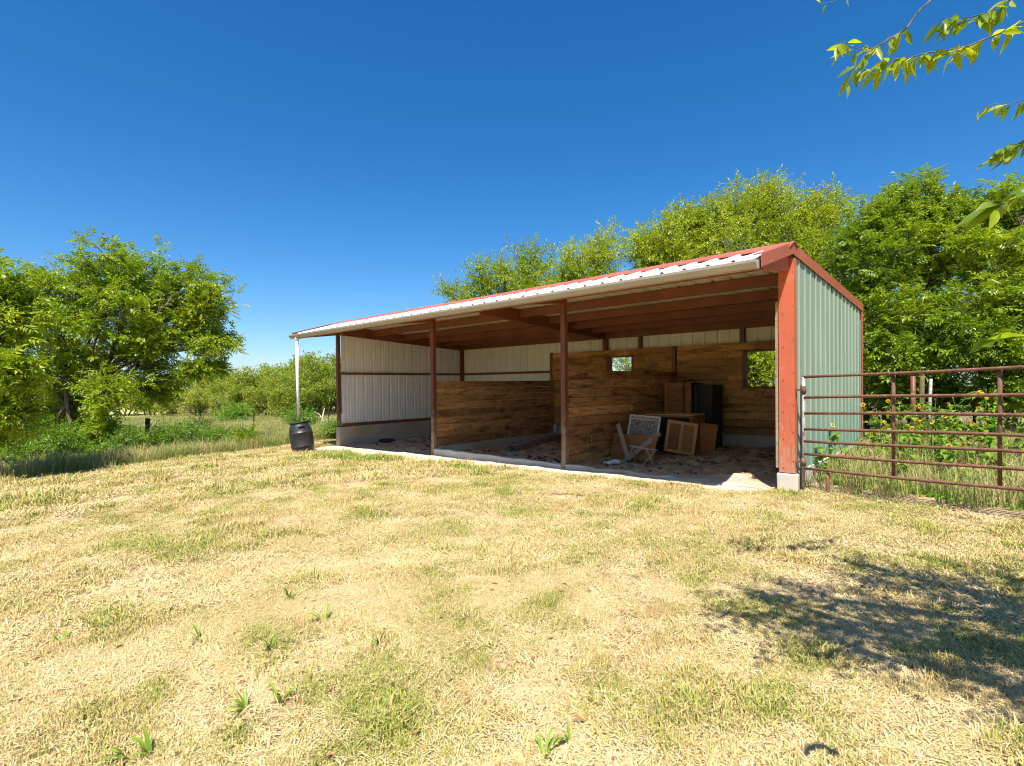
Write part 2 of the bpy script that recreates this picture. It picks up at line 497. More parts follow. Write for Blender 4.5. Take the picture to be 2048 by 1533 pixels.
# ------------------------------------------------------------------ terrain
def ground_z(x, y):
    """scalar or array; gentle slope down to the pasture on the left, up to the back"""
    x = np.asarray(x, float); y = np.asarray(y, float)
    xa = np.where(x < -14, -14 - (1 - np.exp((x + 14) / 40.0)) * 40.0, x)
    xa = np.where(xa > 6, 6 + (1 - np.exp(-(xa - 6) / 10.0)) * 10.0, xa)
    ya = np.where(y > 6, 6 + (1 - np.exp(-(y - 6) / 15.0)) * 15.0, y)
    ya = np.where(ya < -10, -10 - (1 - np.exp((ya + 10) / 15.0)) * 15.0, ya)
    z = 0.055 + 0.0238 * xa + 0.02 * ya
    z = z - 0.07 * np.exp(-(((x + 11.8) / 1.0) ** 2 + ((y + 1.5) / 1.0) ** 2))
    b = 0.012 * np.sin(1.7 * x + 0.6 * y) * np.cos(1.3 * y - 0.4 * x) + 0.006 * np.sin(4.1 * x - 2.7 * y)
    d2 = np.exp(-np.clip((np.hypot(x + 4, y + 2) - 12) / 8.0, 0, 20))
    return z + b * d2


def gz(x, y):
    return float(ground_z(x, y))


def axis(near_lo, near_hi, step, far):
    a = list(np.arange(near_lo, near_hi + 1e-6, step))
    s = step; lo = a[0]; hi = a[-1]; L = []; H = []
    while lo > -far:
        s *= 1.25; lo -= s; L.append(lo)
    s = step
    while hi < far:
        s *= 1.25; hi += s; H.append(hi)
    return np.array(L[::-1] + a + H)


gx = axis(-16, 5, 0.12, 3000.0); gy = axis(-10.5, 7, 0.12, 3000.0)
GX, GY = np.meshgrid(gx, gy, indexing='ij')
GZ = ground_z(GX, GY)
near = np.exp(-np.clip((np.hypot(GX + 3, GY + 2) - 11) / 4.0, 0, 30))
GZ = GZ + rng.normal(0, 0.006, GZ.shape) * near
nx, ny = GX.shape
idx = np.arange(nx * ny).reshape(nx, ny)
quads = np.stack([idx[:-1, :-1], idx[1:, :-1], idx[1:, 1:], idx[:-1, 1:]], -1).reshape(-1, 4)
me = np_mesh('ground', np.stack([GX, GY, GZ], -1).reshape(-1, 3), quads, M['ground'], smooth=True)
tag(link(bpy.data.objects.new('ground', me)), 'dry mown lawn sloping gently down to the pasture', 'ground', kind='structure')

# trodden dirt floor under the roof: lumpy sheet over the ground
fx = np.arange(-12.12, 0.0, 0.06); fy = np.arange(-0.02, 4.72, 0.06)
FX, FY = np.meshgrid(fx, fy, indexing='ij')
lump = np.zeros_like(FX)
for k in range(900):
    cx_, cy_ = random.uniform(-12.1, 0), random.uniform(0.35, 4.7)
    r_ = random.uniform(0.05, 0.16); h_ = random.uniform(0.008, 0.04)
    i0 = max(0, int((cx_ - 3 * r_ + 12.12) / 0.06)); i1 = int((cx_ + 3 * r_ + 12.12) / 0.06) + 1
    lump[i0:i1] += h_ * np.exp(-((FX[i0:i1] - cx_) ** 2 + (FY[i0:i1] - cy_) ** 2) / (r_ * r_))
edge = np.clip((FY + 0.02) / 0.5, 0, 1) * np.clip((FX + 12.12) / 0.2, 0, 1) * np.clip(-FX / 0.2, 0, 1)
FZ = ground_z(FX, FY) + 0.014 + lump * edge + rng.normal(0, 0.004, FX.shape) * edge
# low heap of pale sand drifted in at the right-hand corner
FZ += 0.055 * np.exp(-(((FX + 0.95) / 0.30) ** 2 + ((FY - 0.42) / 0.22) ** 2)) * edge
nx, ny = FX.shape
idx = np.arange(nx * ny).reshape(nx, ny)
quads = np.stack([idx[:-1, :-1], idx[1:, :-1], idx[1:, 1:], idx[:-1, 1:]], -1).reshape(-1, 4)
me = np_mesh('dirt_floor', np.stack([FX, FY, FZ], -1).reshape(-1, 3), quads, M['dirt'], smooth=True)
tag(link(bpy.data.objects.new('dirt_floor', me)), 'trodden brown dirt floor under the shed roof', 'floor', kind='structure')


def floor_z(x, y):
    i = int(np.clip(round((x + 12.12) / 0.06), 0, FZ.shape[0] - 1)); j = int(np.clip(round((y + 0.02) / 0.06), 0, FZ.shape[1] - 1))
    return float(FZ[i, j])


# far low hills on the skyline
hm = MB()
for (a0, a1, dist, hgt, sd) in ((38, 110, 2300, 42, 1.0), (45, 85, 1500, 13, 2.3)):
    pts = []
    for i in range(61):
        t = i / 60.0; a = math.radians(a0 + (a1 - a0) * t + 40)
        h = hgt * (0.55 + 0.25 * math.sin(5 * t + sd) + 0.12 * math.sin(13 * t + 2 * sd)) * min(1, 6 * t, 6 * (1 - t))
        c, s_ = math.cos(a), math.sin(a)
        pts += [(c * dist, s_ * dist, -6), (c * (dist + 250), s_ * (dist + 250), h - 1.5), (c * (dist + 900), s_ * (dist + 900), -6)]
    hm.add(pts, [(3 * i + j, 3 * i + j + 3, 3 * i + j + 4, 3 * i + j + 1) for i in range(60) for j in (0, 1)], 0, True)
tag(hm.build('hills', M['hill']), 'low wooded hills far off on the skyline', 'hills', kind='structure')

# ------------------------------------------------------------------ the shed
TILT = 0.015
W = 12.20            # width, 40 ft
DEP = 4.86           # depth
RIDGE_Y, RIDGE_Z = -0.11, 3.35
EAVE_Y, EAVE_Z = -1.36, 2.985
BACK_Z = 3.065
FT = 0.3048
ZF = 0.32            # top of the concrete stem walls
shed = empty('open_shed')
shed.rotation_euler = (TILT, 0, 0)
tag(shed, 'open-fronted three-bay metal shed with green end wall and rust red trim', 'shed')


def roof_z(y):
    if y < RIDGE_Y: return RIDGE_Z + (EAVE_Z - RIDGE_Z) * (RIDGE_Y - y) / (RIDGE_Y - EAVE_Y)
    return RIDGE_Z + (BACK_Z - RIDGE_Z) * (y - RIDGE_Y) / (DEP - RIDGE_Y)


def rib_profile(width, first=0.0):
    """(u, height) points of a ribbed sheet, ribs every foot from u = first"""
    pts = []
    k = int(math.floor(-first / FT)) - 1
    while first + k * FT < width + FT:
        c = first + k * FT
        for du, h in ((-0.036, 0.0), (-0.014, 0.032), (0.014, 0.032), (0.036, 0.0), (0.094, 0.0), (0.104, 0.004), (0.118, 0.004), (0.128, 0.0), (0.176, 0.0), (0.186, 0.004), (0.2, 0.004), (0.21, 0.0)):
            pts.append((c + du, h))
        k += 1
    out = [p for p in pts if 0.001 < p[0] < width - 0.001]

    def hat(u):
        for a, b in zip(pts[:-1], pts[1:]):
            if a[0] <= u <= b[0]: return a[1] + (b[1] - a[1]) * (u - a[0]) / max(1e-9, b[0] - a[0])
        return 0.0
    return [(0.0, hat(0.0))] + out + [(width, hat(width))]


def sheet(name, o, u, n, width, lo, hi, mats, parent, first=0.0, v=(0, 0, 1), th=0.0025, rib=1.0):
    """ribbed sheet: origin o, width along u, ribs raised along n, from v = lo(u) to hi(u); outer face slot 0, inner slot 1"""
    o = Vector(o); u = Vector(u); n = Vector(n); v = Vector(v)
    pr = rib_profile(width, first)
    mb = MB(); P = []
    for (s, h) in pr:
        h *= rib
        a = lo(s) if callable(lo) else lo; b = hi(s) if callable(hi) else hi
        base = o + u * s
        P += [base + n * (h + th) + v * a, base + n * (h + th) + v * b, base + n * h + v * a, base + n * h + v * b]
    flip = u.cross(v).dot(n) < 0
    outer = [(4 * i, 4 * i + 4, 4 * i + 5, 4 * i + 1) for i in range(len(pr) - 1)]
    inner = [(4 * i + 2, 4 * i + 3, 4 * i + 7, 4 * i + 6) for i in range(len(pr) - 1)]
    ends = [(4 * i + 1, 4 * i + 5, 4 * i + 7, 4 * i + 3) for i in range(len(pr) - 1)] + [(4 * i, 4 * i + 2, 4 * i + 6, 4 * i + 4) for i in range(len(pr) - 1)]
    if flip:
        outer = [f[::-1] for f in outer]; inner = [f[::-1] for f in inner]; ends = [f[::-1] for f in ends]
    mb.add(P, outer, 0); b0 = 0
    mb.f += [tuple(f) for f in inner]; mb.m += [1] * len(inner); mb.sm += [False] * len(inner)
    mb.f += [tuple(f) for f in ends]; mb.m += [0] * len(ends); mb.sm += [False] * len(ends)
    return mb.build(name, mats, parent)


# --- roof sheets, 3 ft cover width each
sl_f = Vector((0, RIDGE_Y - EAVE_Y, RIDGE_Z - EAVE_Z)); Lf = sl_f.length; sl_f.normalize()
nf_ = Vector((0, -sl_f.z, sl_f.y))
sl_b = Vector((0, DEP + 0.06 - RIDGE_Y, BACK_Z - RIDGE_Z)); Lb = sl_b.length; sl_b.normalize()
nb_ = Vector((0, -sl_b.z, sl_b.y))
front_roof = empty('front_roof_slope', parent=shed); rear_roof = empty('rear_roof_slope', parent=shed)
x = -W - 0.0
k = 0
while x < -0.01:
    w = min(3 * FT, 0.0 - x)
    sheet('roof_sheet', Vector((x, EAVE_Y, EAVE_Z - 0.034)) + nf_ * (0.0015 * (k % 2)), (1, 0, 0), nf_, w - 0.001, 0.0, Lf, [M['roof'], M['roof_under']], front_roof, 0.30, sl_f)
    sheet('roof_sheet', Vector((x, RIDGE_Y, RIDGE_Z - 0.034)) + nb_ * (0.0015 * (k % 2)), (1, 0, 0), nb_, w - 0.001, 0.0, Lb, [M['roof'], M['roof_under']], rear_roof, 0.30, sl_b)
    x += 3 * FT; k += 1

# --- ridge cap in lapped lengths
mb = None
x = -W - 0.03; k = 0
while x < 0.02:
    x1 = min(x + 3.1, 0.03)
    mb = MB(); h = 0.004 + 0.003 * (k % 2)
    yf = RIDGE_Y - 0.19; yb = RIDGE_Y + 0.19
    zr = RIDGE_Z + 0.036 + h
    zf = RIDGE_Z - 0.19 * 0.292 + 0.006 + h; zb = RIDGE_Z - 0.19 * 0.058 + 0.012 + h
    P = []
    for xx in (x, x1):
        P += [(xx, yf - 0.004, zf - 0.02), (xx, yf, zf), (xx, RIDGE_Y, zr), (xx, yb, zb), (xx, yb + 0.004, zb - 0.02),
              (xx, yf + 0.004, zf - 0.02), (xx, yf + 0.004, zf - 0.004), (xx, RIDGE_Y, zr - 0.004), (xx, yb - 0.004, zb - 0.004), (xx, yb, zb - 0.02)]
    F = [(i, i + 1, i + 11, i + 10)[::-1] for i in range(4)] + [(i, i + 1, i + 11, i + 10) for i in range(5, 9)]
    F += [(0, 5, 6, 1), (1, 6, 7, 2), (2, 7, 8, 3), (3, 8, 9, 4)] + [(11, 16, 15, 10), (12, 17, 16, 11), (13, 18, 17, 12), (14, 19, 18, 13)]
    mb.add(P, F)
    mb.build('ridge_cap', M['trim_roof'], shed)
    x += 3.05; k += 1

# --- rake trims at both ends
for xe, sgn in ((0.0, 1), (-W, -1)):
    for (ya, yb_) in ((EAVE_Y - 0.02, RIDGE_Y), (RIDGE_Y, DEP + 0.07)):
        mb = MB()
        for (dx0, dx1, dz0, dz1) in ((0.002, 0.012, -0.125, 0.022), (-0.10, 0.012, 0.0225, 0.030)):
            P = []
            for yy in (ya, yb_):
                z = roof_z(yy)
                for dx, dz in ((dx0, dz0), (dx1, dz0), (dx1, dz1), (dx0, dz1)):
                    P.append((xe + sgn * dx, yy, z + dz))
            F = [(0, 1, 2, 3), (7, 6, 5, 4), (0, 4, 5, 1), (1, 5, 6, 2), (2, 6, 7, 3), (3, 7, 4, 0)]
            mb.add(P, [f[::-1] for f in F] if sgn > 0 else F)
        rk = mb.build('rake_trim', M['trim_roof'], shed)
        n = max(2, int((yb_ - ya) / 0.6))
        for i in range(n):
            yy = ya + (yb_ - ya) * (i + 0.5) / n
            sb = MB().tube([(xe + sgn * 0.010, yy, roof_z(yy) - 0.10), (xe + sgn * 0.017, yy, roof_z(yy) - 0.10)], 0.006, 6)
            sb.build('screw', M['gutter'], rk)

# --- gutter, in three lengths, with hangers, and the downspout
gx0, gx1 = -W + 0.03, -0.02
seg = [gx0, -7.95, -3.9, gx1]
for a, b in zip(seg[:-1], seg[1:]):
    mb = MB()
    yb_, zt = EAVE_Y - 0.012, EAVE_Z - 0.05
    prof = [(yb_, zt), (yb_, zt - 0.095), (yb_ - 0.075, zt - 0.095), (yb_ - 0.095, zt - 0.070), (yb_ - 0.122, zt - 0.035), (yb_ - 0.128, zt - 0.006), (yb_ - 0.116, zt),
            (yb_ - 0.114, zt - 0.003), (yb_ - 0.124, zt - 0.008), (yb_ - 0.118, zt - 0.035), (yb_ - 0.092, zt - 0.068), (yb_ - 0.073, zt - 0.092), (yb_ - 0.004, zt - 0.092), (yb_ - 0.004, zt)]
    n = len(prof)
    P = [(xx, y, z) for xx in (a + 0.0015, b - 0.0015) for y, z in prof]
    mb.add(P, [(i, (i + 1) % n, n + (i + 1) % n, n + i) for i in range(n)])
    mb.add([(a + 0.0015, y, z) for y, z in prof[:7]], [tuple(range(7))])
    mb.add([(b - 0.0015, y, z) for y, z in prof[:7]], [tuple(range(7))[::-1]])
    gut = mb.build('gutter', M['gutter'], shed)
for sx in (-7.95, -3.9):
    mb = MB(); P = []
    for xx in (sx - 0.02, sx + 0.02):
        for (y, z) in ((yb_ - 0.078, zt - 0.099), (yb_ - 0.099, zt - 0.072), (yb_ - 0.126, zt - 0.036), (yb_ - 0.132, zt - 0.006)): P.append((xx, y, z))
    mb.add(P, [(0, 4, 5, 1), (1, 5, 6, 2), (2, 6, 7, 3)])
    mb.build('gutter_joint', M['gutter'], shed)
dsx, dsy = -11.83, EAVE_Y - 0.06
mb = MB().tube([(dsx, dsy, zt - 0.10), (dsx + 0.005, dsy, 1.9), (dsx + 0.02, dsy + 0.01, 0.62)], 0.042, 14)
mb.build('downspout', M['downspout'], shed)
mb = MB().tube([(dsx, dsy, zt - 0.16), (dsx, dsy, zt - 0.085)], 0.052, 14)
mb.build('outlet', M['downspout'], shed)

# --- steel frame
def cee(mb, x0, x1, y, ztop, dep=0.20, fl=0.065, t=0.006):
    """C purlin along x, web facing the front"""
    mb.box((x0, y, ztop - dep), (x1, y + t, ztop))
    mb.box((x0, y + t, ztop - t), (x1, y + fl, ztop))
    mb.box((x0, y + t, ztop - dep), (x1, y + fl, ztop - dep + t))
    mb.box((x0, y + fl - t, ztop - dep + t), (x1, y + fl, ztop - dep + t + 0.018))


for y in (EAVE_Y + 0.03, 1.12, 2.22, 3.20, 4.02):
    mb = MB(); cee(mb, -W + 0.012, -0.012, y, roof_z(y) - 0.042, 0.115 if y < 0 else 0.18)
    mb.build('purlin', M['steel'], shed)
mb = MB(); mb.box((-W + 0.012, DEP - 0.16, BACK_Z - 0.29), (-0.012, DEP - 0.005, BACK_Z - 0.05))
mb.build('eave_strut', M['steel'], shed)
for xr in (-W + 0.02, -6.10, -0.14):
    mb = MB()
    P = []
    for y in (-0.05, DEP - 0.17):
        zt_ = roof_z(max(y, RIDGE_Y)) - 0.048
        for dx in (0.0, 0.11):
            for dz in (0.0, -0.27): P.append((xr + dx, y, zt_ + dz))
    mb.add(P, [(0, 1, 3, 2), (4, 6, 7, 5), (0, 2, 6, 4), (1, 5, 7, 3), (0, 4, 5, 1), (2, 3, 7, 6)])
    mb.build('rafter', M['steel'], shed)
posts_x = [-12.236, -7.755, -3.88]
for i, px in enumerate(posts_x):
    zb = ZF if i == 0 else -0.25
    mb = MB().box((px - 0.05, -0.05, zb), (px + 0.05, 0.05, roof_z(0) - 0.05))
    po = mb.build('post', M['steel_post'], shed, bevel=0.006)
    if i:
        for kz in range(7):
            zz = 0.5 + kz * 0.33
            MB().tube([(px + random.uniform(-0.03, 0.03), -0.0505, zz), (px, -0.054, zz)], 0.006, 6).build('bolt', M['tpost'], po)
for px in [-12.236, -7.755, -3.88, -0.09]:
    mb = MB()
    P = []
    for (y, zt_, zb_) in ((EAVE_Y + 0.04, EAVE_Z - 0.05, EAVE_Z - 0.135), (-0.052, roof_z(-0.11) - 0.13, roof_z(-0.11) - 0.33)):
        for dx in (-0.03, 0.03):
            P += [(px + dx, y, zb_), (px + dx, y, zt_)]
    mb.add(P, [(0, 2, 3, 1), (4, 5, 7, 6), (0, 1, 5, 4), (2, 6, 7, 3), (0, 4, 6, 2), (1, 3, 7, 5)])
    mb.build('outrigger', M['trim'] if px > -1 else M['steel'], shed)
# back posts and studs
for bx, w in ((-12.11, 0.12), (-6.03, 0.13), (-4.94, 0.08), (-2.31, 0.10), (-0.25, 0.1)):
    MB().box((bx - w / 2, DEP - 0.16, 0.1), (bx + w / 2, DEP - 0.055, BACK_Z - 0.291)).build('post', M['steel'], shed)
# girts
MB().box((-12.165, 0.052, 1.86), (-12.115, DEP - 0.162, 1.93)).build('girt', M['steel'], shed)
MB().box((-12.165, 0.052, ZF + 0.006), (-12.12, DEP - 0.162, ZF + 0.095)).build('girt', M['steel'], shed)
MB().box((-12.04, DEP - 0.11, 1.86), (-6.098, DEP - 0.056, 1.935)).build('girt', M['steel'], shed)
MB().box((-12.04, DEP - 0.11, ZF + 0.004), (-0.31, DEP - 0.056, ZF + 0.09)).build('girt', M['steel'], shed)
for zg in (ZF + 0.06, 1.72):
    MB().box((-0.085, 0.09, zg - 0.035), (-0.04, DEP - 0.162, zg + 0.035)).build('girt', M['steel'], shed)

# --- wall sheets
def wall(name, o, u, n, total, zlo, zhi, mats, first, skip=None, rib=1.0):
    root = empty(name, parent=shed)
    s = 0.0; k = 0
    while s < total - 0.01:
        w = min(3 * FT, total - s)
        oo = Vector(o) + Vector(u) * s + Vector(n) * (0.0015 * (k % 2))
        hi = (lambda q, s=s: zhi(s + q)) if callable(zhi) else zhi
        rects = skip(s, s + w) if skip else None
        if rects:
            for a, b, z0, z1 in rects:
                sheet('wall_sheet', oo + Vector(u) * (a - s), u, n, b - a - 0.0005, z0, z1, mats, root, first + s - a)
        else:
            sheet('wall_sheet', oo, u, n, w - 0.001, zlo, hi, mats, root, first, rib=rib)
        s += 3 * FT; k += 1
    return root


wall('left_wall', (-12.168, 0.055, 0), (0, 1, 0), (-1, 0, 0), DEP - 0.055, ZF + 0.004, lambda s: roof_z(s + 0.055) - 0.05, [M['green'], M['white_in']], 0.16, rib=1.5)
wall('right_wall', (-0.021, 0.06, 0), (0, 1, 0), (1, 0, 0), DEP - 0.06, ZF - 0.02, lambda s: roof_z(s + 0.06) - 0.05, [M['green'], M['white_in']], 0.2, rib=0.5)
# back wall with two openings
wins = [(-5.92, -5.09, 1.35, 2.27), (-2.27, -1.15, 1.39, 2.25)]


def back_skip(s0, s1):
    a, b = -12.165 + s0, -12.165 + s1
    for (x0, x1, z0, z1) in wins:
        if a < x1 and b > x0:
            out = []
            zt_, zb_ = BACK_Z - 0.05, ZF + 0.004
            c0, c1 = max(a, x0), min(b, x1)
            if c0 - a > 0.01: out.append((s0, s0 + c0 - a, zb_, zt_))
            out.append((s0 + c0 - a, s0 + c1 - a, zb_, z0)); out.append((s0 + c0 - a, s0 + c1 - a, z1, zt_))
            if b - c1 > 0.01: out.append((s0 + c1 - a, s1, zb_, zt_))
            return out
    return None


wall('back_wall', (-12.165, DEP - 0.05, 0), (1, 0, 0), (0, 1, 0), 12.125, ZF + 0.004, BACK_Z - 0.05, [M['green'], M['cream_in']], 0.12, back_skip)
# right back corner trim
mb = MB().box((-0.10, DEP - 0.008, ZF - 0.02), (0.012, DEP + 0.012, BACK_Z - 0.13)).box((-0.0005, DEP - 0.075, ZF - 0.02), (0.0125, DEP - 0.0085, BACK_Z - 0.13))
mb.build('corner_trim', M['trim'], shed)
# right front corner cover: bright painted sheet folded round the corner column
mb = MB()
prof = [(-0.19, 0.05), (-0.19, -0.052), (0.004, -0.052), (0.004, 0.062), (0.0, 0.062), (0.0, -0.048), (-0.186, -0.048), (-0.186, 0.05)]
P = [(px, py, z) for z in (0.30, roof_z(0) - 0.16) for px, py in prof]
n = 8
mb.add(P, [(i, n + i, n + (i + 1) % n, (i + 1) % n) for i in range(n)] + [tuple(range(8)), tuple(range(15, 7, -1))])
cc = mb.build('corner_cover', M['trim'], shed)
for zz in (0.36, 0.75, 1.12, 1.55, 2.0, 2.45, 2.9):
    MB().tube([(-0.135, -0.052, zz), (-0.135, -0.058, zz)], 0.008, 6).build('screw', M['steel'], cc)
    MB().tube([(-0.012, -0.052, zz + 0.1), (-0.012, -0.058, zz + 0.1)], 0.007, 6).build('screw', M['steel'], cc)
MB().box((-0.17, -0.03, 0.31), (-0.05, 0.06, roof_z(0) - 0.20)).build('post', M['steel'], shed)
# old jamb board inside the corner
MB().box((-0.24, -0.03, 0.35), (-0.20, 0.02, 2.62), jit=0.006).build('jamb_board', M['grey_wood'], shed)

# --- concrete
def rough_wall(name, lo, hi, mat, step=0.25, amp=0.006):
    lo = np.array(lo); hi = np.array(hi); d = hi - lo
    ax = int(np.argmax(d[:2])); n = max(2, int(d[ax] / step)); P = []
    oth = 1 - ax
    for i in range(n + 1):
        for (a, b) in ((0, 0), (1, 0), (1, 1), (0, 1)):
            p = np.zeros(3); p[ax] = lo[ax] + d[ax] * i / n; p[oth] = (lo, hi)[a][oth]; p[2] = (lo, hi)[b][2]
            P.append(p + np.array([random.uniform(-amp, amp) for _ in range(3)]) * (1 if b else 0.5))
    F = [(4 * i + j, 4 * i + (j + 1) % 4, 4 * i + 4 + (j + 1) % 4, 4 * i + 4 + j) for i in range(n) for j in range(4)]
    if ax == 0: F = [f[::-1] for f in F]
    mb = MB().add(P, F + [(3, 2, 1, 0) if ax else (0, 1, 2, 3), tuple(4 * n + j for j in ((0, 1, 2, 3) if ax else (3, 2, 1, 0)))])
    return mb.build(name, mat, shed, bevel=0.008)


rough_wall('stem_wall', (-12.30, -0.07, -0.75), (-12.10, DEP + 0.03, ZF - 0.001), M['concrete'])
rough_wall('stem_wall', (-12.08, DEP - 0.20, -0.4), (-0.22, DEP + 0.03, ZF - 0.004), M['concrete'])
rough_wall('stem_wall', (-0.17, 0.16, -0.4), (0.0, DEP + 0.03, ZF - 0.022), M['concrete_light'])
mb = MB(); mb.box((-0.21, -0.085, -0.3), (0.05, 0.14, 0.295), jit=0.012)
mb.build('footing_block', M['concrete_light'], shed, bevel=0.015)
# kerbs along the floor
rough_wall('front_sill', (-7.69, -0.055, -0.3), (-3.94, 0.055, 0.035), M['concrete_light'], 0.25, 0.012)
rough_wall('front_sill', (-3.82, -0.06, -0.3), (-0.22, 0.05, 0.045), M['concrete'], 0.22, 0.022)
rough_wall('partition_kerb', (-7.83, 0.09, -0.3), (-7.62, DEP - 0.22, 0.075), M['concrete'], 0.3, 0.006)
MB().box((-7.74, 4.48, 0.05), (-7.60, 4.60, 0.34), jit=0.006).build('pier', M['concrete'], shed, bevel=0.01)

# --- plank walls
def plank_obj(parent, length, h, t, loc, rz, mat):
    mb = MB(); L = length / 2
    n = 4; P = []
    for i in range(n + 1):
        s = -L + length * i / n
        w0 = random.uniform(-0.0025, 0.0025); w1 = random.uniform(-0.0025, 0.0025); b = random.uniform(-0.002, 0.002)
        P += [(s, -t / 2 + b, -h / 2 + 0.010 + w0), (s, -t / 2 + b, h / 2 - 0.010 + w1), (s, t / 2 + b, h / 2 - 0.010 + w1), (s, t / 2 + b, -h / 2 + 0.010 + w0)]
    F = [(4 * i + j, 4 * i + 4 + j, 4 * i + 4 + (j + 1) % 4, 4 * i + (j + 1) % 4) for i in range(n) for j in range(4)]
    mb.add(P, F + [(0, 1, 2, 3), tuple(4 * n + j for j in (3, 2, 1, 0))])
    mb.box((-L + 0.002, -t * 0.12, -h / 2 - 0.004), (L - 0.002, t * 0.12, -h / 2 + 0.012))
    return mb.build('plank', mat, parent, loc, (random.uniform(-0.004, 0.004), random.uniform(-0.0015, 0.0015), rz))


def plank_rows(parent, axis, const, a, b, z0, z1, nrow, joints, mat, t=0.038, cut=None):
    h = (z1 - z0) / nrow
    for r in range(nrow):
        zc = z0 + h * (r + 0.5)
        ends = [a] + sorted(joints[r % len(joints)]) + [b]
        for p, q in zip(ends[:-1], ends[1:]):
            spans = [(p, q)]
            if cut:
                for (c0, c1, cz0, cz1) in cut:
                    if zc + h * 0.3 > cz0 and zc - h * 0.3 < cz1:
                        ns = []
                        for (u0, u1) in spans:
                            if c1 <= u0 or c0 >= u1: ns.append((u0, u1))
                            else:
                                if c0 - u0 > 0.03: ns.append((u0, c0))
                                if u1 - c1 > 0.03: ns.append((c1, u1))
                        spans = ns
            for (u0, u1) in spans:
                L = u1 - u0 - 0.004; mid = (u0 + u1) / 2; off = random.uniform(-0.009, 0.009)
                if axis == 'x': plank_obj(parent, L, h, t, (mid, const + off, zc), 0, mat)
                else: plank_obj(parent, L, h, t, (const + off, mid, zc), math.pi / 2, mat)


pm = empty('low_partition', parent=shed)
plank_rows(pm, 'y', -7.735, 0.06, 4.55, 0.08, 1.63, 9, [[2.4], [2.4], [3.2], [], [2.4]], M['plank'])
pr_ = empty('tall_partition', parent=shed)
plank_rows(pr_, 'y', -3.86, 0.06, 4.55, 0.02, 1.80, 10, [[2.4], [], [2.42], [1.5], [2.4]], M['plank'])
MB().box((-3.97, 4.56, 0.1), (-3.87, 4.67, 2.44)).build('post', M['steel'], shed)
bl = empty('back_lining', parent=shed)
LY = 4.64
cutw = [(-5.92, -5.09, 1.72, 2.24), (-2.27, -1.15, 1.37, 2.24)]
plank_rows(bl, 'x', LY, -7.84, -3.98, ZF + 0.0, 2.45, 12, [[-5.6], [-6.4], [-5.2]], M['plank_back'], cut=cutw)
plank_rows(bl, 'x', LY, -3.86, -0.24, ZF + 0.0, 2.45, 12, [[-1.6], [-2.6], [-2.0]], M['plank_back'], cut=cutw)
MB().box((-7.92, LY - 0.03, 0.1), (-7.845, LY + 0.06, 2.47)).build('post', M['steel'], shed)
for (x0, x1, z0, z1) in ((-5.92, -5.09, 1.70, 2.27), (-2.27, -1.15, 1.39, 2.25)):
    wf = empty('window_opening', parent=shed)
    for lo, hi in (((x0 - 0.004, LY - 0.03, z0), (x0 + 0.045, DEP - 0.02, z1)), ((x1 - 0.045, LY - 0.03, z0), (x1 + 0.004, DEP - 0.02, z1)),
                   ((x0 + 0.046, LY - 0.03, z0 - 0.004), (x1 - 0.046, DEP - 0.02, z0 + 0.03)), ((x0 + 0.046, LY - 0.03, z1 - 0.03), (x1 - 0.046, DEP - 0.02, z1 + 0.004))):
        MB().box(lo, hi).build('frame', M['steel'], wf)

# ------------------------------------------------------------------ things in and around the shed
def at(px, py, depth):
    """point seen at a pixel of the 2048-wide photograph, at a given distance along the view axis"""
    fw = np.array([-math.sin(YAW), math.cos(YAW), 0]); rt = np.array([math.cos(YAW), math.sin(YAW), 0])
    return CAM + depth * (fw + rt * (px - 1024) / 1031.95 + np.array([0, 0, 1.0]) * (779.24 - py) / 1031.95)


# rain barrel under the downspout
bx, by = -11.71, -1.31
bz = gz(bx, by)
barrel = empty('rain_barrel', (bx, by, bz - 0.045))
barrel.rotation_euler = (Matrix.Rotation(0.16, 4, Vector((0.68, -0.73, 0))) @ Matrix.Rotation(0.6, 4, 'Z')).to_euler()
tag(barrel, 'tilted black plastic barrel under the white downspout', 'barrel')
prof = [(0.0, 0.0), (0.235, 0.0), (0.25, 0.02), (0.275, 0.14), (0.290, 0.235), (0.296, 0.24), (0.296, 0.252), (0.292, 0.258), (0.300, 0.42), (0.302, 0.60), (0.307, 0.605), (0.307, 0.618), (0.300, 0.625), (0.285, 0.70), (0.255, 0.80), (0.225, 0.855), (0.222, 0.875)]
body = MB().lathe(prof, 36).build('body', M['black_plastic'], barrel)
MB().lathe([(0.222, 0.868), (0.240, 0.870), (0.243, 0.905), (0.232, 0.912), (0.214, 0.910), (0.210, 0.875), (0.10, 0.872), (0.10, 0.868), (0.0, 0.868)], 36).build('rim', M['rubber'], barrel)
for a in (-0.9, 2.2):
    c, s_ = math.cos(a), math.sin(a)
    mb = MB()
    for t in range(5):
        pass
    pts = []
    for t in range(9):
        th = a + (t - 4) * 0.075
        rr = 0.262 + 0.035 * math.sin(math.pi * t / 8) ** 0.5
        pts.append((rr * math.cos(th), rr * math.sin(th), 0.80 - 0.01 * abs(t - 4)))
    mb.tube(pts, 0.016, 8)
    mb.build('handle', M['black_plastic'], barrel)
MB().box((-0.03, -0.003, -0.06), (0.03, 0.003, 0.06)).build('moulded_mark', M['rubber'], body, loc=(0.30 * math.cos(-1.9), 0.30 * math.sin(-1.9), 0.66), rot=(0.25, 0, -1.9 + math.pi / 2))


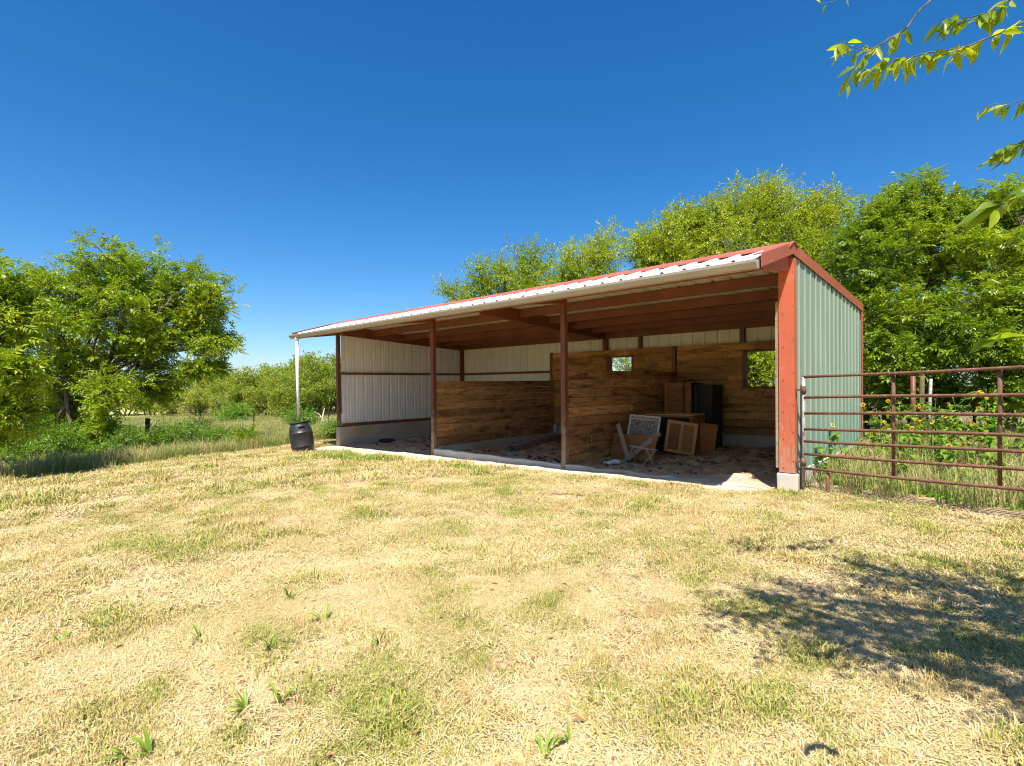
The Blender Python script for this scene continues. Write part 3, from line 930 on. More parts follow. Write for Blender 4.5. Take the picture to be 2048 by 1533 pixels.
def rough_blob(name, c, r, mat, seed, squash=(1, 1, 0.7), n=9, m_=6):
    rr = random.Random(seed); mb = MB(); P = []
    for i in range(m_ + 1):
        th = math.pi * i / m_
        for k in range(n):
            a = 2 * math.pi * k / n; q = r * rr.uniform(0.72, 1.15)
            P.append((q * math.sin(th) * math.cos(a) * squash[0], q * math.sin(th) * math.sin(a) * squash[1], q * math.cos(th) * squash[2] + r * squash[2] * 0.8))
    F = [(i * n + k, (i + 1) * n + k, (i + 1) * n + (k + 1) % n, i * n + (k + 1) % n) for i in range(m_) for k in range(n)]
    mb.add(P, F)
    return mb.build(name, mat, None, c, (0, 0, rr.uniform(0, 6)))


# left bay
px_, py_ = -11.35, 1.05
pan = empty('feed_pan', (px_, py_, floor_z(px_, py_) + 0.01)); pan.rotation_euler = (0.05, 0.03, 0)
tag(pan, 'shallow round black rubber feed pan on the dirt', 'feed pan')
MB().lathe([(0.0, 0.0), (0.20, 0.0), (0.225, 0.05), (0.235, 0.055), (0.24, 0.045), (0.228, 0.0)], 26).build('bowl', M['rubber'], pan)
MB().lathe([(0.222, 0.05), (0.232, 0.062), (0.246, 0.06), (0.246, 0.045)], 26).build('rim', M['rubber'], pan)
ox, oy = -8.9, 0.95
tag(MB().box((-0.06, -0.05, 0), (0.06, 0.05, 0.27), jit=0.02).build('wood_block', M['post_wood'], None, (ox, oy, floor_z(ox, oy) - 0.02), (0.08, -0.1, 0.5), bevel=0.01),
    'dark upright wood block on the dirt of the left bay', 'wood block')
tag(MB().box((-0.02, -0.16, 0), (0.02, 0.16, 0.035), jit=0.008).build('wood_scrap', M['post_wood'], None, (-9.25, 0.98, floor_z(-9.25, 0.98)), (0, 0.1, 1.0)),
    'flat dark wood scrap beside the upright block', 'wood scrap')
# middle bay: hollow grey tube, old board, dung
ta, tb = (-6.36, 1.20), (-7.18, 4.05)
tlen = math.hypot(tb[0] - ta[0], tb[1] - ta[1])
mb = MB(); h2 = 0.085; t_ = 0.008; L = tlen
for lo, hi in (((0, -h2, 0), (L, -h2 + t_, 2 * h2)), ((0, h2 - t_, 0), (L, h2, 2 * h2)), ((0, -h2 + t_, 0), (L, h2 - t_, t_)), ((0, -h2 + t_, 2 * h2 - t_), (L, h2 - t_, 2 * h2))):
    mb.box(lo, hi)
tag(mb.build('steel_tube', M['gate_grey'], None, (ta[0], ta[1], floor_z(*ta) - 0.015), (0, -math.atan2(floor_z(*tb) - floor_z(*ta), tlen), math.atan2(tb[1] - ta[1], tb[0] - ta[0]))),
    'square hollow grey steel tube lying across the middle bay', 'steel tube')
tag(MB().box((-0.65, -0.05, 0), (0.65, 0.05, 0.035), jit=0.006).build('loose_board', M['grey_wood'], None, (-6.9, 4.2, floor_z(-6.9, 4.2) + 0.01), (0, 0, 0.15)),
    'weathered loose board on the floor behind the steel tube', 'board')
def clods(name, label, spots, seed):
    rr = random.Random(seed); mb = MB()
    for (x, y, r_) in spots:
        n = 6; P = []
        for i in range(4):
            th = math.pi * (i + 0.5) / 4
            for k in range(n):
                q = r_ * rr.uniform(0.7, 1.15); a_ = 6.283 * k / n
                P.append((x + 1.3 * q * math.sin(th) * math.cos(a_), y + q * math.sin(th) * math.sin(a_), floor_z(x, y) + 0.6 * q * math.cos(th) + 0.3 * r_))
        mb.add(P, [(i * n + k, (i + 1) * n + k, (i + 1) * n + (k + 1) % n, i * n + (k + 1) % n) for i in range(3) for k in range(n)] + [tuple(range(n)), tuple(3 * n + k for k in range(n))[::-1]])
    tag(mb.build(name, M['post_wood']), label, 'clods', kind='stuff')


U = random.uniform
clods('dung_clods', 'dark dung clods scattered on the dirt of the middle bay', [(U(-5.3, -4.3), U(0.3, 0.7), U(0.025, 0.05)) for _ in range(20)] + [(U(-7.4, -4.2), U(0.4, 3.0), U(0.02, 0.045)) for _ in range(26)], 1)
clods('dirt_clods', 'dark crumbled clods on the dirt of the left bay', [(U(-11.5, -8.0), U(0.4, 3.2), U(0.02, 0.05)) for _ in range(50)], 2)
clods('dirt_clods', 'small dark clods on the dirt in front of the cabinets', [(U(-3.4, -0.4), U(0.25, 3.2), U(0.015, 0.04)) for _ in range(60)], 3)


# --- the heap of old kitchen cabinets in the right bay
def raised_panel(mb, x0, x1, z0, z1, y, t, rail=0.055):
    """frame-and-panel front in the xz plane, facing -y"""
    mb.box((x0, y, z0), (x0 + rail, y + t, z1)); mb.box((x1 - rail, y, z0), (x1, y + t, z1))
    mb.box((x0 + rail, y, z0), (x1 - rail, y + t, z0 + rail)); mb.box((x0 + rail, y, z1 - rail), (x1 - rail, y + t, z1))


def panel_field(x0, x1, z0, z1, y, rail=0.055):
    """bevelled centre field of a raised panel"""
    a = 0.03
    P = [(x0 + rail, y + 0.012, z0 + rail), (x1 - rail, y + 0.012, z0 + rail), (x1 - rail, y + 0.012, z1 - rail), (x0 + rail, y + 0.012, z1 - rail),
         (x0 + rail + a, y + 0.003, z0 + rail + a), (x1 - rail - a, y + 0.003, z0 + rail + a), (x1 - rail - a, y + 0.003, z1 - rail - a), (x0 + rail + a, y + 0.003, z1 - rail - a)]
    return MB().add(P, [(4, 5, 6, 7), (0, 1, 5, 4), (1, 2, 6, 5), (2, 3, 7, 6), (3, 0, 4, 7), (3, 2, 1, 0)])


# tall cabinet, front to the left-hand partition side, right side coloured near-black for its shade
tc = empty('tall_cabinet', (-3.70, 3.62, floor_z(-3.4, 3.8)))
tc.rotation_euler = (0, 0, 0.06)
tag(tc, 'tall brown wooden cabinet with side coloured dark as shade against the tall partition', 'cabinet')
Wc, Dc, Hc = 0.62, 0.80, 1.50
mb = MB(); raised_panel(mb, 0, Wc, 0, Hc, -0.02, 0.02, 0.075); mb.build('front_frame', M['cab'], tc)
panel_field(0, Wc, 0, Hc, -0.02, 0.075).build('front_panel', M['cab'], tc)
MB().box((0, 0.001, 0.012), (0.018, Dc, Hc)).build('side_panel', M['cab'], tc)
MB().box((Wc - 0.018, 0.001, 0.012), (Wc, 0.05, Hc)).build('stile', M['cab'], tc)
MB().box((0.019, 0.001, Hc - 0.02), (Wc, Dc, Hc)).build('top_panel', M['cab_in_shade'], tc)
MB().box((Wc - 0.016, 0.051, 0.0), (Wc + 0.004, Dc, Hc - 0.021)).build('shaded_side', M['cab_in_shade'], tc)
MB().box((0.019, Dc - 0.012, 0.012), (Wc - 0.02, Dc, Hc - 0.021)).build('back_panel', M['cab_in_shade'], tc)
# near-black carcass added as the shaded side of the tall cabinet
tc2 = empty('shade_carcass', (-3.04, 3.72, floor_z(-2.8, 4.0))); tc2.rotation_euler = (0, 0, 0.02)
tag(tc2, 'near-black carcass standing in for the shaded side of the tall brown cabinet', 'cabinet')
MB().box((0, 0, 0), (0.42, 0.02, 1.46)).build('front_panel', M['cab_in_shade'], tc2)
MB().box((0, 0.021, 0), (0.02, 0.62, 1.46)).build('side_panel', M['cab_in_shade'], tc2)
MB().box((0.40, 0.021, 0), (0.42, 0.62, 1.46)).build('side_panel', M['cab_in_shade'], tc2)
MB().box((0.021, 0.021, 1.44), (0.399, 0.62, 1.46)).build('top_panel', M['cab_in_shade'], tc2)
# hose looped over the tall cabinet
hp = []
zt = tc.location.z + Hc
for t in np.linspace(0, 1, 40):
    a = -0.3 + t * 7.2
    if t < 0.25: hp.append((-3.24 + 0.02 * math.sin(9 * t), 3.575, zt - 1.1 + t * 4.4))
    elif t < 0.75: hp.append((-3.24 + (t - 0.25) * 0.55, 3.66 + 0.12 * math.sin((t - 0.25) * 6.28), zt + 0.025 + 0.05 * math.sin((t - 0.25) * 6.28)))
    else: hp.append((-2.965 + 0.05 * math.sin((t - 0.75) * 12), 3.685 - 0.02 * (t - 0.75), zt + 0.02 - (t - 0.75) * 3.6))
tag(MB().tube(hp, 0.013, 7).build('hose', M['rubber']), 'thin black hose looped over the tall cabinet', 'hose')

# low base cabinet lying with two doors hanging open
lc = empty('base_cabinet', (-3.62, 2.50, floor_z(-3.2, 2.9))); lc.rotation_euler = (0, 0, 0.10)
tag(lc, 'low wooden base cabinet with open frame top and doors ajar', 'cabinet')
Wl, Dl, Hl = 1.05, 0.80, 0.86
MB().box((0, 0, 0), (0.02, Dl, Hl - 0.02)).build('side_panel', M['cab'], lc)
MB().box((Wl - 0.02, 0, 0), (Wl, Dl, Hl - 0.02)).build('side_panel', M['cab'], lc)
MB().box((0.021, Dl - 0.015, 0), (Wl - 0.021, Dl, Hl - 0.02)).build('back_panel', M['cab_in_shade'], lc)
MB().box((0.021, 0.03, 0.10), (Wl - 0.021, Dl - 0.016, 0.12)).build('shelf', M['cab_in_shade'], lc)
mb = MB(); raised_panel(mb, 0, Wl, 0, Hl - 0.02, -0.02, 0.02, 0.045); mb.build('face_frame', M['cab'], lc)
mb = MB()
for lo, hi in (((0, 0, Hl - 0.02), (Wl, 0.07, Hl)), ((0, Dl - 0.07, Hl - 0.02), (Wl, Dl, Hl)), ((0, 0.0701, Hl - 0.02), (0.07, Dl - 0.0701, Hl)), ((Wl - 0.07, 0.0701, Hl - 0.02), (Wl, Dl - 0.0701, Hl))):
    mb.box(lo, hi)
mb.build('top_frame', M['cab_light'], lc)
# two-panel door leaning out of the front
d1 = empty('cabinet_door', (-3.05, 2.26, floor_z(-2.8, 2.2) + 0.09)); d1.rotation_euler = (-0.10, 0.13, 0.36)
tag(d1, 'pale oak cabinet door with two raised panels leaning out from the base cabinet', 'cabinet door')
dw, dh = 0.60, 0.66
mb = MB(); rl = 0.06
for lo, hi in (((0, 0, 0), (rl, 0.022, dh)), ((dw - rl, 0, 0), (dw, 0.022, dh)), ((rl, 0, 0), (dw - rl, 0.022, rl)), ((rl, 0, dh - rl), (dw - rl, 0.022, dh)), ((dw / 2 - rl / 2, 0, rl), (dw / 2 + rl / 2, 0.022, dh - rl))):
    mb.box(lo, hi)
mb.build('frame', M['cab_light'], d1)
panel_field(rl - 0.055, dw / 2 - rl / 2 + 0.055, rl - 0.055, dh - rl + 0.055, 0.004).build('panel', M['cab'], d1)
panel_field(dw / 2 + rl / 2 - 0.055, dw - rl + 0.055, rl - 0.055, dh - rl + 0.055, 0.004).build('panel', M['cab'], d1)
# plain door
d2 = empty('cabinet_door', (-2.86, 2.92, floor_z(-2.6, 3.0) + 0.03)); d2.rotation_euler = (-0.06, 0.13, 0.42)
tag(d2, 'dark plain cabinet door propped at the foot of the dark carcass', 'cabinet door')
mb = MB(); raised_panel(mb, 0, 0.56, 0, 0.66, 0, 0.02, 0.028); mb.build('frame', M['cab'], d2)
MB().box((0.028, 0.006, 0.028), (0.532, 0.016, 0.632)).build('panel', M['cab'], d2)
# white plastic lattice panel resting on the heap
lt = empty('lattice_panel', (-3.76, 1.98, floor_z(-3.5, 2.0) + 0.36)); lt.rotation_euler = (-0.36, 0.06, 0.22)
tag(lt, 'white plastic lattice panel leaning on the heap of cabinets', 'lattice panel')
lw_, lh_ = 0.66, 0.52
mb = MB(); raised_panel(mb, 0, lw_, 0, lh_, 0, 0.03, 0.035); mb.box((0.035, 0.002, lh_ - 0.095), (lw_ - 0.035, 0.028, lh_ - 0.08)); mb.build('frame', M['white_plastic'], lt)
nslat = 0
for d_ in (1, -1):
    for k in range(-12, 30):
        c = k * 0.055
        # line x = c + d*z clipped to the frame
        pts = []
        z0, z1 = 0.03, lh_ - 0.03
        xa_, xb_ = (c + z0, c + z1) if d_ > 0 else (c - z0, c - z1)
        if d_ > 0:
            za = max(z0, 0.03 - c); zb2 = min(z1, lw_ - 0.03 - c)
            if zb2 - za < 0.04: continue
            p, q = (c + za, za), (c + zb2, zb2)
        else:
            za = max(z0, c - lw_ + 0.03); zb2 = min(z1, c - 0.03)
            if zb2 - za < 0.04: continue
            p, q = (c - za, za), (c - zb2, zb2)
        yy = 0.010 if d_ > 0 else 0.019
        MB().bar((p[0], yy, p[1]), (q[0], yy, q[1]), 0.012 if False else 0.008, 0.011, up=(0, 1, 0)).build('slat', M['white_plastic'], lt); nslat += 1
# cabinet side lying on its edge at the left
dr = empty('drawer_front', (-3.78, 1.38, floor_z(-3.5, 1.4) - 0.01)); dr.rotation_euler = (-0.30, -0.02, -0.16)
tag(dr, 'brown wooden cabinet side lying on edge beside the tall partition', 'cabinet side')
mb = MB(); raised_panel(mb, 0, 1.05, 0, 0.52, 0, 0.022, 0.06); mb.build('frame', M['cab'], dr)
MB().box((0.06, 0.006, 0.06), (0.99, 0.018, 0.46)).build('panel', M['cab'], dr)
MB().add([(-0.002, 0.024, 0.0), (-0.20, 0.35, 0.0), (-0.002, 0.024, 0.5), (0.02, 0.024, 0.0), (-0.18, 0.35, 0.0), (0.02, 0.024, 0.5)], [(0, 1, 2), (3, 5, 4), (0, 3, 4, 1), (1, 4, 5, 2), (0, 2, 5, 3)]).build('broken_end', M['cab'], dr)


def board(name, a, b, w, t, mat, label, cat='board', roll=(0, 0, 1)):
    a = Vector(a); b = Vector(b); d = b - a; L = d.length; mb = MB(); n = 5; P = []
    for i in range(n + 1):
        s = L * i / n
        for (u, v) in ((-1, -1), (1, -1), (1, 1), (-1, 1)):
            P.append((s + (random.uniform(-0.02, 0.02) if i in (0, n) else 0), u * w / 2 + random.uniform(-0.002, 0.002), v * t / 2))
    mb.add(P, [(4 * i + j, 4 * i + (j + 1) % 4, 4 * i + 4 + (j + 1) % 4, 4 * i + 4 + j)[::-1] for i in range(n) for j in range(4)] + [(0, 1, 2, 3), tuple(4 * n + j for j in (3, 2, 1, 0))])
    o = mb.build(name, mat)
    x = d.normalized(); y = Vector(roll).cross(x).normalized(); z = x.cross(y)
    o.matrix_world = Matrix(((x.x, y.x, z.x, a.x), (x.y, y.y, z.y, a.y), (x.z, y.z, z.z, a.z), (0, 0, 0, 1)))
    return tag(o, label, cat)


board('weathered_board', (-3.14, 1.02, floor_z(-3.14, 1.02) + 0.02), (-3.62, 1.42, 0.72), 0.085, 0.038, M['grey_wood'], 'grey weathered board leaning steeply on the cabinet side', roll=(0.5, -0.8, 0.3))
board('weathered_board', (-3.26, 1.10, floor_z(-3.2, 1.1) + 0.03), (-2.72, 1.46, 0.58), 0.085, 0.038, M['grey_wood'], 'grey weathered board rising towards the two-panel door', roll=(0.5, -0.8, 0.5))
# small broken wooden stool frame
fs = empty('stool_frame', (-2.92, 0.86, floor_z(-2.8, 0.9) - 0.01)); fs.rotation_euler = (0.0, 0.0, -0.15); fs.scale = (0.95, 1, 0.66)
tag(fs, 'small broken stool frame of peeling white wood in front of the boards', 'stool')
for a, b, nm, w in (((-0.30, -0.02, 0.02), (0.28, -0.06, 0.02), 'bottom_rail', 0.045), ((-0.20, 0.10, 0.50), (0.26, 0.06, 0.47), 'seat_rail', 0.06),
                    ((-0.26, -0.02, 0.02), (-0.10, 0.07, 0.47), 'leg', 0.035), ((0.22, -0.05, 0.02), (0.44, 0.08, 0.46), 'leg', 0.035),
                    ((-0.16, 0.20, 0.02), (-0.12, 0.10, 0.47), 'leg', 0.03), ((0.30, 0.18, 0.02), (0.20, 0.09, 0.46), 'leg', 0.03), ((0.26, 0.062, 0.47), (0.46, 0.075, 0.46), 'arm', 0.05)):
    MB().bar(a, b, w, w * 0.7).build(nm, M['stool_wood'], fs)
# litter
for i, (x, y, r) in enumerate(((-3.42, 0.78, 0.06), (-3.33, 0.86, 0.085), (-3.52, 0.80, 0.05))):
    o = rough_blob('crumpled_paper', (x, y, floor_z(x, y)), r, M['white_plastic'], 400 + i, (1.3, 1, 0.6), 8, 5)
    tag(o, ('small flattened white paper scrap nearest the front sill', 'larger crumpled white paper beside the leaning grey board', 'torn white paper nearest the tall partition')[i], 'litter', 'white litter by the boards')
o = rough_blob('grey_rag', (-1.86, 1.18, floor_z(-1.86, 1.18)), 0.08, M['grey_wood'], 450, (1.6, 0.8, 0.5), 8, 5)
tag(o, 'small grey rag on the dirt in front of the cabinets', 'rag')

# ------------------------------------------------------------------ gate
ga, gb = V(0.10, -0.03), V(2.17, -0.52)
gd = (gb - ga) / np.linalg.norm(gb - ga); GLEN = 3.06
gate = empty('pipe_gate', (ga[0], ga[1], 0))
tag(gate, 'rusty seven-bar pipe gate hung beside the green wall', 'gate')


def gp(s, z):
    return (gd[0] * s, gd[1] * s, z + 0.030 * s)


bars = [1.586, 1.316, 1.112, 0.905, 0.742, 0.568, 0.372]
for z in bars:
    pts = [gp(s, z + 0.006 * math.sin(2.1 * s + z * 5)) for s in np.linspace(0.0, GLEN, 9)]
    MB().tube(pts, 0.018, 10).build('bar', M['gate'], gate)
MB().tube([gp(0, 0.12), gp(0, 1.59)], 0.021, 10).build('hinge_stile', M['gate_grey'], gate)
for s in (1.02, 1.95, GLEN):
    MB().tube([(gp(s, 0)[0] + 0.0, gp(s, 0)[1] + 0.038, gp(s, bars[-1])[2] - 0.02), (gp(s, 0)[0], gp(s, 0)[1] + 0.038, gp(s, bars[0])[2] + 0.005)], 0.019, 10).build('upright', M['gate'], gate)
for z in (1.42, 0.46):
    MB().tube([gp(0, z - 0.05), gp(0, z + 0.05)], 0.031, 10).build('hinge', M['gate'], gate)
    MB().bar((-0.10, 0.02, z), (0, 0, z), 0.03, 0.03).build('hinge_pin', M['gate'], gate)
hx, hy = ga[0] + gd[0] * 0.30, ga[1] + gd[1] * 0.30 + 0.02
tag(MB().tube([(0, 0, -0.2), (0, 0, 0.28)], 0.022, 8).build('stub_post', M['gate'], None, (hx, hy, gz(hx, hy))), 'short rusty pipe stub under the hinge end of the gate', 'stub post')
sx_, sy_ = ga[0] - 0.025, ga[1] + 0.05
tag(MB().bar((0, 0, -0.3), (0, 0, 1.42), 0.045, 0.03).build('hinge_post', M['black_plastic'], None, (sx_, sy_, gz(sx_, sy_))), 'thin dark green hinge post between gate and red corner', 'gate post')

# ------------------------------------------------------------------ vegetation
def leaf_quad(base, d, n, L, w, fold=0.25):
    """one pointed leaf: 6 verts, 4 quads-as-tris in two folded halves -> returned as two quads"""
    d = d / np.linalg.norm(d); s = np.cross(d, n); s /= (np.linalg.norm(s) + 1e-9); n2 = np.cross(s, d)
    a = base; m1 = base + d * L * 0.45 + s * w * 0.5 + n2 * w * fold; m2 = base + d * L * 0.45 - s * w * 0.5 + n2 * w * fold
    t = base + d * L - n2 * L * 0.10
    return [a, m1, t, m2]


def tpl_pinnate(r, pairs=6, L=0.30, ll=0.095, lw=0.030):
    """feather-like compound leaf along +x, drooping"""
    V_ = []
    for k in range(pairs):
        t = (k + 0.7) / (pairs + 0.4)
        p = np.array([L * t, 0, -0.22 * L * t * t])
        for sd in (-1, 1):
            d = np.array([0.55 + r.uniform(-0.1, 0.1), sd * 1.0, -0.28 + r.uniform(-0.25, 0.2)])
            V_ += leaf_quad(p, d, np.array([0, 0, 1.0]), ll * (0.75 + 0.5 * math.sin(math.pi * t)) * r.uniform(0.85, 1.15), lw)
    V_ += leaf_quad(np.array([L, 0, -0.22 * L]), np.array([1, r.uniform(-.2, .2), -0.5]), np.array([0, 0, 1.0]), ll, lw)
    return np.array(V_)


def tpl_simple(r, n=12, L=0.34, ll=0.062, lw=0.034):
    """leafy twig along +x with small leaves on all sides"""
    V_ = []
    for k in range(n):
        t = (k + 0.5) / n
        p = np.array([L * t, r.uniform(-.015, .015), -0.10 * L * t * t])
        a = k * 2.4 + r.uniform(-.5, .5)
        d = np.array([0.65, math.cos(a), math.sin(a) * 0.8 - 0.15])
        V_ += leaf_quad(p, d, np.array([r.uniform(-.4, .4), r.uniform(-.4, .4), 1.0]), ll * r.uniform(0.7, 1.25), lw * r.uniform(0.8, 1.2))
    return np.array(V_)


def tpl_tuft(r, n=9, L=0.30, ll=0.11, lw=0.05):
    V_ = []
    for k in range(n):
        p = np.array([r.uniform(0, L), r.uniform(-.5, .5) * L * 0.6, r.uniform(-.5, .5) * L * 0.6])
        d = np.array([r.uniform(-.3, 1), r.uniform(-1, 1), r.uniform(-.7, .7)])
        V_ += leaf_quad(p, d, np.array([r.uniform(-.6, .6), r.uniform(-.6, .6), 1.0]), ll * r.uniform(0.7, 1.3), lw)
    return np.array(V_)


def frames(dirs, roll):
    x = dirs / (np.linalg.norm(dirs, axis=1, keepdims=True) + 1e-9)
    up = np.tile(np.array([0, 0, 1.0]), (len(x), 1))
    y = np.cross(up, x); ln = np.linalg.norm(y, axis=1, keepdims=True); y = np.where(ln < 1e-3, np.array([[0, 1.0, 0]]), y / np.maximum(ln, 1e-6))
    z = np.cross(x, y)
    c, s_ = np.cos(roll)[:, None], np.sin(roll)[:, None]
    return x, y * c + z * s_, z * c - y * s_


def spray_mesh(name, tpls, pos, dirs, scale, tint, mat, roll_amp=0.5):
    """numpy-expand leaf templates to one crown mesh"""
    n = len(pos); which = rng.integers(0, len(tpls), n)
    roll = rng.normal(0, roll_amp, n)
    X, Y, Z = frames(dirs, roll)
    vs = []; tn = []
    for k, T in enumerate(tpls):
        m = which == k
        if not m.any(): continue
        S = scale[m][:, None, None]
        P = pos[m][:, None, :] + S * (T[None, :, 0:1] * X[m][:, None, :] + T[None, :, 1:2] * Y[m][:, None, :] + T[None, :, 2:3] * Z[m][:, None, :])
        vs.append(P.reshape(-1, 3)); tn.append(np.repeat(tint[m], len(T)) + rng.normal(0, 0.10, m.sum() * len(T) // 4).repeat(4))
    v = np.concatenate(vs); t = np.clip(np.concatenate(tn), 0, 1)
    q = np.arange(len(v)).reshape(-1, 4)
    return np_mesh(name, v, q, mat, {'tint': t})


R0 = random.Random(3)
T_PIN = [tpl_pinnate(R0) for _ in range(6)]
T_PIN_S = [tpl_pinnate(R0, 5, 0.26, 0.085, 0.033) for _ in range(6)]
T_SIM = [tpl_simple(R0) for _ in range(6)]
T_BRO = [tpl_pinnate(R0, 4, 0.27, 0.125, 0.050) for _ in range(4)] + [tpl_simple(R0, 11, 0.30, 0.098, 0.052) for _ in range(4)]
T_TUF = [tpl_tuft(R0) for _ in range(6)]


def curve(a, b, sag, r, n=6, wob=0.06):
    a = np.array(a, float); b = np.array(b, float); L = np.linalg.norm(b - a); out = []
    o1 = np.array([r.uniform(-1, 1), r.uniform(-1, 1), r.uniform(-.6, .6)]) * wob * L
    o2 = np.array([r.uniform(-1, 1), r.uniform(-1, 1), r.uniform(-.6, .6)]) * wob * L * 0.6
    for i in range(n + 1):
        t = i / n
        out.append(a + (b - a) * t + o1 * math.sin(math.pi * t) + o2 * math.sin(2 * math.pi * t) + np.array([0, 0, sag * L * math.sin(math.pi * t)]))
    return out


def tree(name, label, cat, group, base, lobes, mat, tpls, per_lobe=26, sprays=10, scale=1.0, trunk_r=0.12, stems=1, seed=1, fork=0.35, tint=0.45, twig_out=1.0, droop=0.15, bare=0.0):
    """lobes: list of (centre, rx, rz). limbs run from the stems to the lobes, twigs fill each lobe, leaf sprays sit along the twigs"""
    r = random.Random(seed)
    base = np.array(base, float)
    root = empty(name, tuple(base))
    tag(root, label, cat, group)
    wood = MB(); pos = []; dirs = []; tn = []; sc = []
    allc = np.array([c for c, _, _ in lobes]); top = allc[:, 2].max()
    stem_tops = []
    for s in range(stems):
        a = 2 * math.pi * s / max(1, stems) + r.uniform(0, 1)
        off = np.array([math.cos(a), math.sin(a), 0]) * (0.0 if stems == 1 else 0.18 + 0.08 * r.random())
        tgt = allc.mean(0) * 0.7 + allc[r.randrange(len(allc))] * 0.3
        hf = base[2] + (top - base[2]) * fork * r.uniform(0.85, 1.15)
        tt = np.array([base[0] + (tgt[0] - base[0]) * 0.5, base[1] + (tgt[1] - base[1]) * 0.5, hf])
        c = curve(base + off - np.array([0, 0, 0.15]), tt + off * 2, 0, r, 6, 0.05)
        wood.tube([tuple(p - base) for p in c], [trunk_r * (1.15 - 0.45 * i / 6) / (stems ** 0.35) for i in range(7)], 9)
        stem_tops.append(c)
    for (c0, rx, rz) in lobes:
        c0 = np.array(c0, float)
        st = min(stem_tops, key=lambda q: np.linalg.norm(q[-1] - c0))
        j = r.choice([4, 5, 6]); s0 = st[j]
        limb = curve(s0, c0, 0.06, r, 6, 0.10)
        rl = trunk_r * 0.42
        wood.tube([tuple(p - base) for p in limb], [rl * (1.0 - 0.72 * i / 6) for i in range(7)], 6)
        lt = tint + r.uniform(-0.24, 0.24)
        for k in range(per_lobe):
            # random direction, favouring the outside of the crown
            v = np.array([r.gauss(0, 1), r.gauss(0, 1), r.gauss(0.15, 0.9)]); v /= np.linalg.norm(v)
            q = r.uniform(0.62, 1.08) * twig_out
            e = c0 + v * np.array([rx, rx, rz]) * q
            s1 = limb[r.choice([3, 4, 5, 6])]
            tw = curve(s1, e, 0.05, r, 4, 0.10)
            if np.linalg.norm(e - s1) > 0.2:
                wood.tube([tuple(p - base) for p in tw], [rl * 0.30, rl * 0.24, rl * 0.18, rl * 0.12, rl * 0.06], 4, cap=False)
            if r.random() < bare: continue
            tl = lt + r.uniform(-0.18, 0.18)
            for m in range(sprays):
                t = r.uniform(0.30, 1.06); i = min(3, int(t * 4)); f = t * 4 - i
                p = tw[i] + (tw[i + 1] - tw[i]) * f
                dd = (tw[4] - tw[3]); dd = dd / (np.linalg.norm(dd) + 1e-9)
                w_ = np.array([r.gauss(0, 1), r.gauss(0, 1), r.gauss(0, 0.7)])
                d = dd * 0.6 + w_ * 0.75 + np.array([0, 0, 0.22 - droop * r.random() * 2])
                pos.append(p + w_ * 0.05); dirs.append(d); tn.append(tl + r.uniform(-0.15, 0.15)); sc.append(scale * r.uniform(0.75, 1.25))
    wood.build('trunk', M['bark'], root)
    pos = np.array(pos) - base
    me = spray_mesh('crown', tpls, pos, np.array(dirs), np.array(sc), np.clip(np.array(tn), 0, 1), mat)
    link(bpy.data.objects.new('crown', me), root)
    return root


def L(px, py, d, r, rz=None):
    """lobe given by where it is seen, how far away it stands and its real radius"""
    return (at(px, py, d), r, rz or r * 0.8)


def base_at(px, d):
    p = at(px, 800, d); return (p[0], p[1], gz(p[0], p[1]))


# --- the spreading tree at the left, behind the fence line
tree('spreading_tree', 'broad multi-stemmed tree with feathery leaves at the far left fence line', 'tree', None, base_at(178, 14.6),
     [L(215, 520, 14.7, 0.85), L(150, 560, 15.1, 0.96), L(70, 575, 14.9, 0.90), L(300, 545, 15.9, 0.97), L(380, 560, 15.5, 0.91), L(440, 600, 15.5, 0.75, 0.60),
      L(240, 620, 14.2, 1.02), L(330, 640, 16.2, 1.03), L(410, 660, 15.7, 0.75, 0.60), L(450, 690, 15.6, 0.51, 0.34), L(120, 650, 14.2, 1.02), L(30, 640, 14.5, 0.90), L(190, 700, 15.1, 0.96), L(290, 710, 15.4, 0.85),
      L(330, 770, 15.6, 0.67, 0.60), L(80, 740, 14.2, 0.96), L(220, 790, 14.2, 0.85), L(150, 830, 15.0, 0.73, 0.68), L(60, 850, 14.6, 0.79, 0.68), L(420, 735, 15.6, 0.48, 0.27), L(-60, 600, 14.9, 1.13), L(-80, 720, 14.7, 1.13), L(270, 590, 15.4, 0.90), L(360, 600, 16.2, 0.91), L(180, 630, 15.6, 1.02), L(300, 680, 15.1, 0.73), L(115, 885, 14.2, 0.5, 0.4), L(20, 880, 14.2, 0.6, 0.45), L(205, 870, 14.3, 0.4, 0.35)],
     M['leaf_pecan'], T_BRO, per_lobe=24, sprays=13, scale=0.92, trunk_r=0.105, stems=4, seed=11, fork=0.42, tint=0.5)
# nearer pale tree cut by the left edge
tree('pale_tree', 'pale yellow-green tree cut off by the left edge of the lawn', 'tree', None, base_at(-95, 10.0),
     [L(-20, 580, 10.0, 0.62), L(10, 660, 10.1, 0.62), L(-60, 620, 10.4, 0.8), L(20, 740, 9.9, 0.55), L(-50, 740, 10.0, 0.8), L(25, 830, 10.1, 0.45), L(-70, 860, 10.1, 0.7), L(30, 600, 10.3, 0.38)],
     M['leaf_pecan'], T_BRO, per_lobe=22, sprays=9, scale=1.0, trunk_r=0.10, stems=2, seed=12, tint=0.55)

